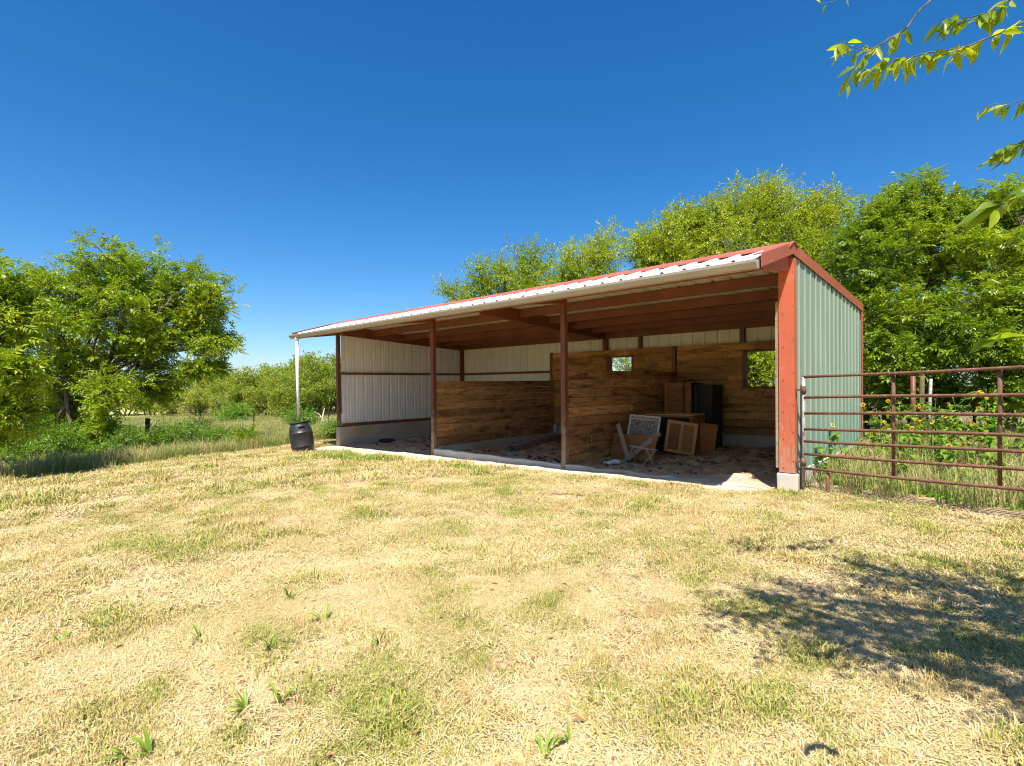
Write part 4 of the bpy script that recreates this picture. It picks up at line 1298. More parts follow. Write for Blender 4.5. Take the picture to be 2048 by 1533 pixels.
# --- trees behind the shed
tree('airy_elm', 'airy yellow-green tree rising behind the roof at its left', 'tree', None, base_at(1010, 20.0),
     [L(925, 590, 20, 0.85), L(960, 560, 20.4, 0.9), L(1010, 555, 20, 1.0), L(1060, 530, 20.6, 1.0), L(1050, 600, 19.6, 1.1), L(1100, 570, 20.2, 1.1), L(950, 640, 20, 1.0), L(1000, 680, 20, 1.2), L(1100, 660, 20, 1.2)],
     M['leaf_yellow'], T_SIM, per_lobe=28, sprays=11, scale=1.5, trunk_r=0.13, stems=2, seed=21, tint=0.45, bare=0.10)
tree('slender_elm', 'slender yellow-green tree with upright tips behind the middle of the roof', 'tree', None, base_at(1185, 18.0),
     [L(1160, 525, 18, 0.75), L(1205, 500, 18.2, 0.65, 0.7), L(1130, 560, 18, 0.8), L(1195, 560, 18.2, 0.9), L(1225, 590, 17.8, 0.9), L(1160, 640, 18, 1.1), L(1240, 680, 18, 1.2)],
     M['leaf_yellow'], T_SIM, per_lobe=26, sprays=11, scale=1.35, trunk_r=0.12, stems=2, seed=22, tint=0.5)
tree('big_elm', 'large bright yellow-green tree behind the right half of the roof', 'tree', None, base_at(1450, 16.5),
     [L(1285, 500, 16.6, 0.75), L(1320, 480, 16.2, 0.8), L(1370, 460, 16.5, 0.9), L(1420, 440, 16.3, 0.9), L(1480, 410, 16.6, 0.85), L(1530, 395, 16.8, 0.65, 0.7), L(1450, 490, 15.6, 1.1), L(1540, 455, 16.2, 1.0), L(1600, 430, 16.6, 0.9), L(1650, 425, 16.8, 0.8), L(1360, 540, 16, 1.1),
      L(1600, 510, 15.6, 1.1), L(1670, 480, 16.2, 1.0), L(1500, 570, 15.8, 1.2), L(1620, 600, 15.8, 1.2), L(1420, 640, 16, 1.2), L(1560, 700, 15.6, 1.2), L(1300, 600, 16.2, 1.0), L(1680, 560, 16, 1.1), L(1510, 740, 14.5, 0.9)],
     M['leaf_yellow'], T_SIM, per_lobe=36, sprays=13, scale=1.3, trunk_r=0.15, stems=3, seed=23, tint=0.6)
tree('dense_tree', 'dense deep green tree standing directly behind the green end wall', 'tree', None, base_at(1800, 13.2),
     [L(1740, 440, 13.6, 0.75), L(1790, 420, 13.3, 0.75), L(1830, 395, 13.4, 0.62, 0.62), L(1880, 430, 13.2, 0.75), L(1740, 530, 13, 0.95), L(1830, 500, 12.8, 0.95), L(1900, 520, 13, 0.95), L(1760, 630, 12.5, 0.85), L(1850, 610, 12.4, 0.95), L(1780, 720, 12.2, 0.8), L(1880, 700, 12.2, 0.8), L(1700, 500, 13.6, 0.8), L(1720, 600, 13.4, 0.85), L(1790, 780, 12.4, 0.55), L(1880, 790, 12.4, 0.6)],
     M['leaf_dark'], T_BRO + T_PIN_S[:3], per_lobe=30, sprays=12, scale=0.95, trunk_r=0.13, stems=2, seed=24, tint=0.42, fork=0.3)
tree('leaning_tree', 'deep green tree with feathery sprays at the far right behind the gate', 'tree', None, base_at(2010, 12.0),
     [L(1960, 420, 12.4, 0.75), L(2010, 410, 12.2, 0.75), L(2060, 420, 12.2, 0.8), L(1950, 500, 12, 0.9), L(2040, 520, 11.8, 1.0), L(1960, 600, 11.6, 0.85), L(2050, 620, 11.5, 0.95), L(1970, 690, 11.3, 0.7), L(2060, 720, 11.3, 0.85), L(1900, 660, 11.5, 0.6), L(2000, 790, 11.4, 0.6), L(2100, 500, 12, 1.0), L(2120, 640, 11.6, 1.0)],
     M['leaf_dark'], T_BRO + T_PIN_S[:3], per_lobe=30, sprays=12, scale=0.92, trunk_r=0.11, stems=2, seed=25, tint=0.5, fork=0.3)
for k, (px, d, lab) in enumerate(((2420, 10.5, 'deep green tree along the tree line past the gate'), (2900, 9.0, 'farthest deep green tree along the tree line past the gate'))):
    c = copy_tree(bpy.data.objects['dense_tree']); c.location = base_at(px, d); c.rotation_euler = (0, 0, 1.9 + 2.1 * k); tag(c, lab, 'tree')
# understorey behind the shed, seen through the windows and past the green wall
und = ((1250, 15.6, 2.2, 'leafy bush seen through the small window'), (1530, 14.6, 2.0, 'leafy bush seen through the larger window'), (1400, 15.6, 1.6, 'leafy bush behind the back wall between the windows'), (1930, 14.5, 1.9, 'dark bush in the shade behind the sunflowers'), (2060, 14.0, 1.8, 'dark bush at the far right behind the sunflowers'), (1750, 15.0, 1.7, 'dark bush right behind the corner of the green wall'))
for i, (px, d, h, lab) in enumerate(und):
    b = base_at(px, d); c = np.array(b)
    rr = random.Random(500 + i)
    lob = [(c + np.array([rr.uniform(-.9, .9), rr.uniform(-.6, .6), h * f]), h * 0.42, h * 0.40) for f in (0.35, 0.5, 0.75, 0.95, 1.1, 1.3, 0.6)]
    tree('bush', lab, 'bush', 'bushes behind the shed', b, lob, M['leaf_dark'] if i > 2 else M['leaf_yellow'], T_PIN_S if i > 2 else T_SIM, per_lobe=16, sprays=8, scale=0.95, trunk_r=0.06, stems=3, seed=510 + i, tint=0.5)

# --- mesquite thicket beyond the pasture
protos = []
for i in range(5):
    rr = random.Random(600 + i)
    lob = [(np.array([rr.uniform(-1.7, 1.7), rr.uniform(-1.2, 1.2), 0.7 + 2.3 * rr.random() ** 0.8]), rr.uniform(0.6, 1.0), rr.uniform(0.5, 0.8)) for _ in range(11)]
    protos.append((lob, 600 + i))
TH = [(250, 44, 1.0), (300, 40, 0.95), (345, 46, 1.05), (385, 41, 0.95), (430, 38, 0.9), (470, 43, 1.05), (515, 37, 1.0), (560, 40, 1.1), (600, 36, 1.1), (640, 38, 1.15), (668, 34, 1.05), (700, 38, 1.15), (540, 33, 0.75), (400, 35, 0.7), (330, 36, 0.65), (620, 32, 0.8), (585, 31, 0.7), (460, 33, 0.62), (200, 44, 1.0), (140, 46, 1.0), (60, 46, 1.0), (0, 44, 1.0), (745, 40, 1.2), (500, 46, 1.15), (650, 44, 1.3), (580, 47, 1.3)]
thick_names = {}
src = {}
for i, (px, d, s_) in enumerate(TH):
    b = base_at(px, d); k = i % 5
    if k not in src:
        lob, sd = protos[k]
        o = tree('mesquite_tree', 'x', 'tree', 'thicket of scrubby trees beyond the pasture', (0, 0, 0), lob, M['leaf_thicket'], T_TUF, per_lobe=13, sprays=6, scale=1.35, trunk_r=0.10, stems=3, seed=sd, tint=0.3 + 0.12 * k, fork=0.3, bare=0.06)
        src[k] = o
    else:
        o = copy_tree(src[k])
    o.location = (b[0], b[1], b[2] - 0.05); o.rotation_euler = (0, 0, (i * 2.399) % 6.28); o.scale = (s_, s_, s_ * random.uniform(0.95, 1.15))
    thick_names.setdefault(d < 37.5, []).append((px, o))
ORD = 'first second third fourth fifth sixth seventh eighth ninth tenth eleventh twelfth thirteenth fourteenth fifteenth sixteenth seventeenth eighteenth'.split()
for nearer, os_ in thick_names.items():
    for n_, (px, o) in enumerate(sorted(os_, key=lambda q: q[0])):
        o['label'] = ('low scrubby tree at the pasture edge, ' if nearer else 'taller scrubby tree in the far thicket, ') + ORD[n_] + ' from the left'

# --- bushes and weeds on the left fence line
for i, (px, d, h, lab) in enumerate(((385, 15.4, 0.62, 'leafy bush by the dark wooden fence post'), (330, 15.0, 0.55, 'low bush in front of the dark wooden fence post'), (425, 15.6, 0.35, 'small weedy bush at the end of the fence-line weeds'),
                                     (495, 15.4, 0.36, 'small dark bush around the foot of the rusty fence post'), (40, 13.6, 0.9, 'rank bush under the spreading tree at the left edge'), (250, 14.0, 0.6, 'low leafy bush under the right limb of the spreading tree'), (130, 13.4, 0.7, 'leafy bush at the foot of the spreading tree'), (668, 17.3, 0.42, 'pale weed bush beside the shed corner beyond the barrel'), (600, 24.0, 0.5, 'pale low bush in the pasture behind the barrel'), (470, 29.0, 0.75, 'round green bush standing alone in the pasture'))):
    b = base_at(px, d); c = np.array(b); rr = random.Random(700 + i)
    lob = [(c + np.array([rr.uniform(-.6, .6) * h, rr.uniform(-.6, .6) * h, h * f]), h * 0.48, h * 0.42) for f in (0.3, 0.5, 0.8, 1.0, 0.6)]
    tree('bush', lab, 'bush', 'bushes along the left fence', b, lob, M['leaf_weed'] if i not in (3,) else M['leaf_dark'], T_SIM, per_lobe=14, sprays=6, scale=0.85 if d < 20 else 1.5, trunk_r=0.03, stems=3, seed=710 + i, tint=0.5)

# ------------------------------------------------------------------ fence at the left
def post(px, d, h, r_, mat, label, lean=(0, 0), kind='fence_post', square=False):
    b = base_at(px, d)
    if square:
        mb = MB().bar((0, 0, -0.2), (lean[0], lean[1], h), 0.035, 0.008); mb.bar((0, 0.012, -0.2), (lean[0], lean[1] + 0.012, h), 0.006, 0.022)
        for k in range(12): mb.box((-0.008 + lean[0] * k / 12, -0.012 + lean[1] * k / 12, 0.1 + k * h / 13), (0.008 + lean[0] * k / 12, -0.004 + lean[1] * k / 12, 0.115 + k * h / 13))
    else:
        mb = MB().tube([(0, 0, -0.2), (lean[0] * 0.5, lean[1] * 0.5, h * 0.5), (lean[0], lean[1], h)], [r_ * 1.05, r_, r_ * 0.9], 9)
    return tag(mb.build(kind, mat, None, b), label, 'fence post')


post(293, 16.0, 0.95, 0.07, M['post_wood'], 'dark wooden fence post among the weeds below the spreading tree', (0.05, 0.02))
post(503, 15.6, 1.05, 0.02, M['tpost'], 'thin rusty steel fence post leaning beside the open lawn', (0.06, 0.05), square=True)
post(655, 17.6, 1.0, 0.02, M['tpost'], 'thin rusty steel fence post next to the shed corner', (0.02, 0.02), square=True)
post(110, 16.6, 1.0, 0.06, M['post_wood'], 'wooden fence post behind the stems of the spreading tree')
fence = empty('wire_fence', (0, 0, 0)); tag(fence, 'sagging wire fence along the edge of the pasture', 'fence')
fp = [base_at(-80, 15.5), base_at(110, 16.6), base_at(293, 16.0), base_at(503, 15.6), base_at(655, 17.6), base_at(760, 21.0)]
for z in (0.12, 0.28, 0.45, 0.62, 0.80, 0.93):
    pts = []
    for a, b in zip(fp[:-1], fp[1:]):
        for t in np.linspace(0, 1, 7)[:-1]:
            p = np.array(a) * (1 - t) + np.array(b) * t
            pts.append((p[0], p[1] + 0.02, p[2] + z - 0.03 * math.sin(math.pi * t)))
    MB().tube(pts, 0.0022, 4).build('wire', M['wire'], fence)
stays = MB()
for a, b in zip(fp[:-1], fp[1:]):
    n = int(np.linalg.norm(np.array(b) - np.array(a)) / 0.3)
    for k in range(n):
        p = np.array(a) + (np.array(b) - np.array(a)) * k / n
        stays.tube([(p[0], p[1] + 0.02, p[2] + 0.1), (p[0], p[1] + 0.02, p[2] + 0.90)], 0.0018, 3, cap=False)
tag(stays.build('stay_wires', M['wire'], fence), kind='stuff')
# dead bleached limb lying in the pasture
dlb = base_at(650, 26.0); rr = random.Random(9); dl = MB()
for k in range(9):
    a = np.array([rr.uniform(-0.9, 0.9), rr.uniform(-.4, .4), 0.05]); b = a + np.array([rr.uniform(-1.2, 1.2), rr.uniform(-.5, .5), rr.uniform(0.1, 0.75)])
    dl.tube([tuple(p) for p in curve(a, b, 0.15, rr, 5, 0.12)], [0.05, 0.045, 0.038, 0.03, 0.02, 0.01], 6)
tag(dl.build('dead_limb', M['bleached'], None, (dlb[0], dlb[1], dlb[2])), 'bleached dead limb lying in the pasture behind the barrel', 'dead limb')

# old posts behind the gate
for i, (px, d, h, w, m_, lab) in enumerate(((1826, 10.8, 1.52, 0.055, 'steel_post', 'rusty brown upright post behind the sunflowers'), (1842, 10.7, 1.52, 0.05, 'post_wood', 'weathered dark upright post behind the sunflowers'), (1857, 10.9, 1.45, 0.035, 'gate_grey', 'thin galvanised pipe standing beside the dark post'))):
    b = base_at(px, d)
    tag(MB().tube([(0, 0, -0.2), (0.01 * i, 0.0, h * 0.6), (0.02 * i, 0.01, h)], [w, w * 0.95, w * 0.85], 8).build('old_post', M[m_], None, b), lab, 'post')

# ------------------------------------------------------------------ sunflowers and weeds behind the gate
def sunflower(base, h, seed, label, nfl):
    r = random.Random(seed); root = empty('sunflower', base); tag(root, label, 'sunflower', 'wild sunflowers behind the gate')
    st = MB(); V_ = []; tips = []
    lean = np.array([r.uniform(-.2, .2), r.uniform(-.2, .2), 0])
    main = curve((0, 0, 0), tuple(np.array([0, 0, h]) + lean), 0, r, 6, 0.05)
    st.tube([tuple(p) for p in main], [0.012, 0.011, 0.010, 0.008, 0.007, 0.006, 0.004], 5)
    tips.append(main[-1])
    for k in range(max(1, nfl - 2)):
        j = r.choice([2, 3, 4, 5]); e = main[j] + np.array([r.uniform(-.35, .35), r.uniform(-.35, .35), r.uniform(0.12, 0.4)])
        c = curve(main[j], e, 0.05, r, 4, 0.06); st.tube([tuple(p) for p in c], [0.006, 0.006, 0.005, 0.004, 0.003], 4); tips.append(c[-1])
        for _ in range(4):
            p = c[r.randrange(1, 4)]; d = np.array([r.uniform(-1, 1), r.uniform(-1, 1), r.uniform(-.5, .2)])
            V_ += leaf_quad(p, d, np.array([0, 0, 1.0]), r.uniform(0.07, 0.12), r.uniform(0.05, 0.08))
    for k in range(26):
        j = r.randrange(1, 6); p = main[j]; d = np.array([r.uniform(-1, 1), r.uniform(-1, 1), r.uniform(-.45, .25)])
        V_ += leaf_quad(p + d * 0.04, d, np.array([0, 0, 1.0]), r.uniform(0.10, 0.17), r.uniform(0.08, 0.13))
    st.build('stem', M['leaf_weed'], root)
    v = np.array(V_); me = np_mesh('leaves', v, np.arange(len(v)).reshape(-1, 4), M['leaf_weed'], {'tint': np.repeat(rng.uniform(0.2, 0.8, len(v) // 4), 4)})
    link(bpy.data.objects.new('leaves', me), root)
    for t in tips:
        f = empty('flower', tuple(t), parent=root)
        face = np.array([0.2 + r.gauss(0, .8), -0.3 + r.gauss(0, .7), r.uniform(-0.2, 1.0)])
        f.rotation_euler = Vector(face).to_track_quat('Z', 'Y').to_euler()
        s_ = r.uniform(0.5, 1.05); f.scale = (s_, s_, s_)
        P = []
        for k in range(13):
            a = 2 * math.pi * k / 13 + r.uniform(-.1, .1); d = np.array([math.cos(a), math.sin(a), r.uniform(-.25, .15)])
            P += leaf_quad(np.array([math.cos(a), math.sin(a), 0]) * 0.012, d, np.array([0, 0, 1.0]), r.uniform(0.032, 0.042), 0.014, 0.1)
        P = np.array(P)
        pm_ = np_mesh('petals', P, np.arange(len(P)).reshape(-1, 4), M['petal'], {'tint': np.repeat(rng.uniform(0.2, 0.8, 13), 4)})
        link(bpy.data.objects.new('petals', pm_), f)
        MB().lathe([(0.0, -0.004), (0.013, -0.002), (0.013, 0.005), (0.008, 0.009), (0.0, 0.010)], 10).build('disc', M['disc'], f)


SF = [(1640, 7.6, 0.55, 3), (1690, 8.3, 0.75, 4), (1745, 9.2, 0.85, 4), (1775, 8.6, 0.9, 5), (1800, 9.0, 1.05, 6), (1830, 8.4, 1.0, 6), (1855, 8.9, 0.95, 5), (1880, 8.3, 1.1, 5), (1905, 8.8, 1.0, 4), (1930, 8.4, 1.0, 5), (1960, 8.7, 1.1, 6), (1985, 8.1, 0.95, 4), (2010, 8.5, 0.9, 4), (2035, 7.9, 1.0, 4), (1815, 7.4, 0.75, 4), (1870, 7.6, 0.65, 3), (1925, 7.2, 0.5, 2), (2000, 6.9, 0.55, 2), (1790, 10.0, 1.1, 5), (1850, 10.0, 1.15, 5), (1920, 9.8, 1.1, 5), (2060, 8.6, 1.0, 4), (1980, 9.8, 1.1, 4)]
for i, (px, d, h, nfl) in enumerate(SF):
    b = base_at(px, d)
    n_ = sorted(q[0] for q in SF).index(px)
    lab = ('tall' if h > 0.98 else ('low' if h < 0.8 else 'middling')) + ' wild sunflower with %s, %s counted from the gate hinge' % (('many blooms' if nfl > 4 else 'few blooms'), (ORD + ['nineteenth', 'twentieth', 'twenty-first', 'twenty-second', 'twenty-third'])[n_])
    sunflower(b, h, 800 + i, lab, nfl)


# ------------------------------------------------------------------ grass as instanced tufts
def tuft_mesh(name, n, hmin, hmax, spread, w, mat, lean=0.5, flat=False, seed=0):
    r = random.Random(seed); V_ = []; Q = []; tn = []
    for k in range(n):
        a = r.uniform(0, 6.283); rad = spread * math.sqrt(r.random()); p = np.array([rad * math.cos(a), rad * math.sin(a), 0])
        h = r.uniform(hmin, hmax); b = r.uniform(0, 6.283); s_ = np.array([math.cos(b + 1.57), math.sin(b + 1.57), 0]) * w * r.uniform(0.7, 1.3) / 2
        ld = np.array([math.cos(b), math.sin(b), 0])
        if flat:
            p = p + np.array([0, 0, r.uniform(0.002, 0.016)]); m = p + ld * h * 0.5 + np.array([0, 0, r.uniform(0.0, 0.014)]); t = p + ld * h + np.array([0, 0, r.uniform(-0.004, 0.012)])
        else:
            le = r.uniform(0.1, lean); m = p + np.array([0, 0, h * 0.55]) + ld * h * le * 0.3; t = p + np.array([0, 0, h * (1 - 0.35 * le)]) + ld * h * le
        i = len(V_); V_ += [p - s_, p + s_, m + s_ * 0.8, m - s_ * 0.8, t + s_ * 0.12, t - s_ * 0.12]
        Q += [(i, i + 1, i + 2, i + 3), (i + 3, i + 2, i + 4, i + 5)]; tn += [r.random()] * 6
    return np_mesh(name, np.array(V_), np.array(Q), mat, {'tint': np.array(tn)})


def scatter(name, label, cat, pts, scales, rots, meshes):
    """one object: points carrying random tufts by geometry nodes"""
    src_col = bpy.data.collections.new(name + '_tufts')
    for k, me_ in enumerate(meshes):
        src_col.objects.link(bpy.data.objects.new(name + '_tuft', me_))
    me = bpy.data.meshes.new(name); me.vertices.add(len(pts)); me.vertices.foreach_set('co', np.asarray(pts, np.float32).ravel())
    a = me.attributes.new('s', 'FLOAT', 'POINT'); a.data.foreach_set('value', np.asarray(scales, np.float32))
    a = me.attributes.new('rz', 'FLOAT', 'POINT'); a.data.foreach_set('value', np.asarray(rots, np.float32))
    a = me.attributes.new('pick', 'INT', 'POINT'); a.data.foreach_set('value', rng.integers(0, len(meshes), len(pts)).astype(np.int32))
    for m_ in {m.materials[0] for m in meshes}: me.materials.append(m_)
    o = link(bpy.data.objects.new(name, me)); tag(o, label, cat, kind='stuff')
    ng = bpy.data.node_groups.new(name + '_nodes', 'GeometryNodeTree')
    ng.interface.new_socket('Geometry', in_out='INPUT', socket_type='NodeSocketGeometry'); ng.interface.new_socket('Geometry', in_out='OUTPUT', socket_type='NodeSocketGeometry')
    N = ng.nodes.new; Lk = ng.links.new
    gi, go = N('NodeGroupInput'), N('NodeGroupOutput')
    m2p = N('GeometryNodeMeshToPoints'); iop = N('GeometryNodeInstanceOnPoints'); ci = N('GeometryNodeCollectionInfo')
    ci.inputs[0].default_value = src_col; ci.inputs['Separate Children'].default_value = True; ci.inputs['Reset Children'].default_value = True
    iop.inputs['Pick Instance'].default_value = True
    at_s, at_r, at_p = N('GeometryNodeInputNamedAttribute'), N('GeometryNodeInputNamedAttribute'), N('GeometryNodeInputNamedAttribute')
    at_s.data_type = 'FLOAT'; at_s.inputs[0].default_value = 's'; at_r.data_type = 'FLOAT'; at_r.inputs[0].default_value = 'rz'; at_p.data_type = 'INT'; at_p.inputs[0].default_value = 'pick'
    cx_ = N('ShaderNodeCombineXYZ')
    Lk(at_r.outputs[0], cx_.inputs[2])
    e2r = N('FunctionNodeEulerToRotation'); Lk(cx_.outputs[0], e2r.inputs[0])
    Lk(gi.outputs[0], m2p.inputs[0]); Lk(m2p.outputs[0], iop.inputs['Points']); Lk(ci.outputs[0], iop.inputs['Instance']); Lk(at_p.outputs[0], iop.inputs['Instance Index'])
    Lk(e2r.outputs[0], iop.inputs['Rotation']); Lk(at_s.outputs[0], iop.inputs['Scale']); Lk(iop.outputs[0], go.inputs[0])
    md = o.modifiers.new('tufts', 'NODES'); md.node_group = ng
    return o


def wedge(n, d0, d1, half=0.96, power=1.0):
    """points spread evenly over the ground in front of (and a little beside) the camera"""
    d = np.sqrt(rng.uniform(d0 * d0, d1 * d1, n)); a = rng.uniform(-half, half, n) + math.pi / 2 + YAW
    return CAM[0] + d * np.cos(a), CAM[1] + d * np.sin(a)


def value_noise(x, y, f, seed):
    r = np.random.default_rng(seed); T = r.random((64, 64)); u = x * f; v = y * f
    i = np.floor(u).astype(int); j = np.floor(v).astype(int); a = u - i; b = v - j; a = a * a * (3 - 2 * a); b = b * b * (3 - 2 * b)
    g = lambda p, q: T[p % 64, q % 64]
    return (g(i, j) * (1 - a) + g(i + 1, j) * a) * (1 - b) + (g(i, j + 1) * (1 - a) + g(i + 1, j + 1) * a) * b


def lawn_edge(y):
    """x of the mown lawn's left limit"""
    return -12.4 - 1.1 * (y + 6.0) * 0.25


def lawn_ok(x, y):
    ok = (x > np.where(y < -1.0, lawn_edge(y), -13.9)) & (y < 6)
    shed_in = (x > -12.4) & (x < 0.1) & (y > -0.10)
    apron = (x > -12.4) & (x < 0.1) & (y > -0.98 + 0.055 * (x + 12.4) + 0.45 * (value_noise(x, y, 1.7, 5) - 0.5))
    behind_gate = (x > 0.1) & (y > 0.15 - 0.25 * x)
    return ok & ~shed_in & ~apron & ~behind_gate


lawn_t = [tuft_mesh('lawn', 22, 0.012, 0.052, 0.058, 0.0034, M['lawn'], 0.9, seed=k) for k in range(6)]
thatch_t = [tuft_mesh('thatch', 22, 0.03, 0.085, 0.075, 0.0042, M['thatch'], flat=True, seed=20 + k) for k in range(5)]
P = []; S = []
for (n, d0, d1, s0) in ((24000, 1.2, 4.2, 0.9), (40000, 4.2, 9.0, 1.25), (30000, 9.0, 19.0, 2.2)):
    x, y = wedge(n, d0, d1)
    k = lawn_ok(x, y) & (value_noise(x, y, 2.2, 1) * 0.6 + value_noise(x, y, 6.0, 2) * 0.4 > rng.uniform(0.26, 0.62, n))
    x, y = x[k], y[k]; P.append(np.stack([x, y, ground_z(x, y)], 1)); S.append(s0 * rng.uniform(0.55, 1.3, len(x)) * (0.6 + 0.5 * value_noise(x, y, 0.9, 3) + 0.9 * value_noise(x, y, 3.3, 33) ** 3))
P = np.concatenate(P); S = np.concatenate(S)
scatter('lawn_grass', 'short dry mown grass with green tips covering the lawn', 'grass', P, S, rng.uniform(0, 6.28, len(P)), lawn_t)
P = []; S = []
for (n, d0, d1, s0) in ((16000, 1.2, 4.2, 1.0), (20000, 4.2, 9.0, 1.4), (10000, 9.0, 18.0, 2.4)):
    x, y = wedge(n, d0, d1); k = lawn_ok(x, y) & (value_noise(x, y, 1.1, 21) * 0.5 + value_noise(x, y, 4.0, 22) * 0.5 > rng.uniform(0.15, 0.55, n))
    x, y = x[k], y[k]; P.append(np.stack([x, y, ground_z(x, y)], 1)); S.append(s0 * rng.uniform(0.7, 1.3, len(x)))
P = np.concatenate(P); S = np.concatenate(S)
scatter('dry_thatch', 'flattened pale straw lying between the grass blades', 'straw', P, S, rng.uniform(0, 6.28, len(P)), thatch_t)

# pasture, weeds along the left fence and tall weeds behind the gate
past_t = [tuft_mesh('pasture_grass', 26, 0.10, 0.32, 0.16, 0.010, M['pasture'], 0.8, seed=40 + k) for k in range(5)]
x, y = wedge(30000, 10, 44, 0.75)
k = (x < np.where(y < -1.0, lawn_edge(y) - 0.4, -14.0)) & (y < 30)
x, y = x[k], y[k]
scatter('pasture_grass', 'uncut yellow-green grass of the pasture beyond the fence', 'grass', np.stack([x, y, ground_z(x, y)], 1), rng.uniform(0.7, 1.3, len(x)) * (0.6 + 0.02 * np.hypot(x, y)), rng.uniform(0, 6.28, len(x)), past_t)
weed_t = [tuft_mesh('tall_weeds', 26, 0.15, 0.55, 0.14, 0.009, M['weedgrass'], 0.9, seed=60 + k) for k in range(5)]
xs = []; ys = []
x = rng.uniform(-19, -11, 5200); y = rng.uniform(-9.5, 2.0, 5200)
e = np.where(y < -1.0, lawn_edge(y), -14.2) - x
k = (e > 0) & (e < rng.uniform(0.3, 2.2, len(x))); xs.append(x[k]); ys.append(y[k])
x = rng.uniform(0.05, 8.5, 5200); y = rng.uniform(-0.6, 10.5, 5200)
k = (y > 0.25 - 0.25 * x) & (value_noise(x, y, 1.1, 9) > rng.uniform(0.1, 0.75, len(x))); xs.append(x[k]); ys.append(y[k])
x = np.concatenate(xs); y = np.concatenate(ys)
scatter('tall_weeds', 'tall rank weeds and seeding grass along the fences', 'weeds', np.stack([x, y, ground_z(x, y)], 1), rng.uniform(0.5, 1.15, len(x)), rng.uniform(0, 6.28, len(x)), weed_t)
# leafy low weeds among them
lw_t = []
for k in range(4):
    v = np.concatenate([tpl_simple(R0, 10, 0.26, 0.075, 0.05) @ np.array([[c, s2, 0], [0, 0, 1], [s2 * -0.2, 0, 0.4]]).T * 1.0 for c, s2 in ((0.3, 0.9), (-0.5, 0.8), (0.7, 0.6))])
    v[:, 2] += 0.05
    lw_t.append(np_mesh('leafy_weeds', v, np.arange(len(v)).reshape(-1, 4), M['leaf_weed'], {'tint': np.repeat(rng.uniform(0.1, 0.9, len(v) // 4), 4)}))
xs = []; ys = []
x = rng.uniform(-19, -11, 2600); y = rng.uniform(-9.5, 1.0, 2600); e = np.where(y < -1.0, lawn_edge(y), -14.2) - x
k = (e > 0) & (e < 1.8) & (value_noise(x, y, 0.9, 12) > 0.35); xs.append(x[k]); ys.append(y[k])
x = rng.uniform(0.15, 6.5, 4200); y = rng.uniform(-0.6, 7.5, 4200); k = (y > 0.35 - 0.25 * x) & (value_noise(x, y, 1.3, 13) > 0.40) & (y > 0.75 - 0.25 * x); xs.append(x[k]); ys.append(y[k])
x = np.concatenate(xs); y = np.concatenate(ys)
scatter('leafy_weeds', 'low leafy green weeds growing along the fences', 'weeds', np.stack([x, y, ground_z(x, y)], 1), rng.uniform(0.6, 1.4, len(x)), rng.uniform(0, 6.28, len(x)), lw_t)
# brighter green turf strip in front of the left bay
fr_t = [tuft_mesh('green_turf', 18, 0.03, 0.075, 0.07, 0.005, M['fresh'], 0.9, seed=80 + k) for k in range(4)]
x = rng.uniform(-11.2, -2.2, 16000); y = rng.uniform(-2.0, -0.35, 16000)
c = np.where(x < -7.4, -1.42 + 0.02 * (x + 9), -1.15)
k = (np.abs(y - c) < np.where(x < -7.4, 0.42, 0.22) * rng.uniform(0.3, 1, len(x))) & (value_noise(x, y, 1.3, 15) > np.where(x < -7.4, 0.38, 0.68))
x, y = x[k], y[k]
scatter('green_turf', 'bright green strip of turf in front of the left bays', 'grass', np.stack([x, y, ground_z(x, y)], 1), rng.uniform(0.8, 1.5, len(x)), rng.uniform(0, 6.28, len(x)), fr_t)


M['litter'] = mat_paint('fallen_leaf', (0.20, 0.11, 0.05), (0.32, 0.20, 0.10), 0.8, 0.2, 3.0)
lit_t = []
for k in range(4):
    v = np.array(leaf_quad(np.array([0, 0, 0.022]), np.array([1, 0.2 * k, 0.15 - 0.1 * k]), np.array([0.2 * k - 0.3, 0.2, 1.0]), 0.055, 0.024, 0.3))
    lit_t.append(np_mesh('leaf_litter', v, np.arange(4).reshape(-1, 4), M['litter']))
x, y = wedge(2600, 1.3, 9.0)
k = lawn_ok(x, y) & (value_noise(x, y, 0.8, 51) > rng.uniform(0.25, 0.9, len(x)))
x, y = x[k], y[k]
scatter('leaf_litter', 'small brown fallen leaves lying in the lawn', 'leaf litter', np.stack([x, y, ground_z(x, y)], 1), rng.uniform(0.5, 1.2, len(x)), rng.uniform(0, 6.28, len(x)), lit_t)


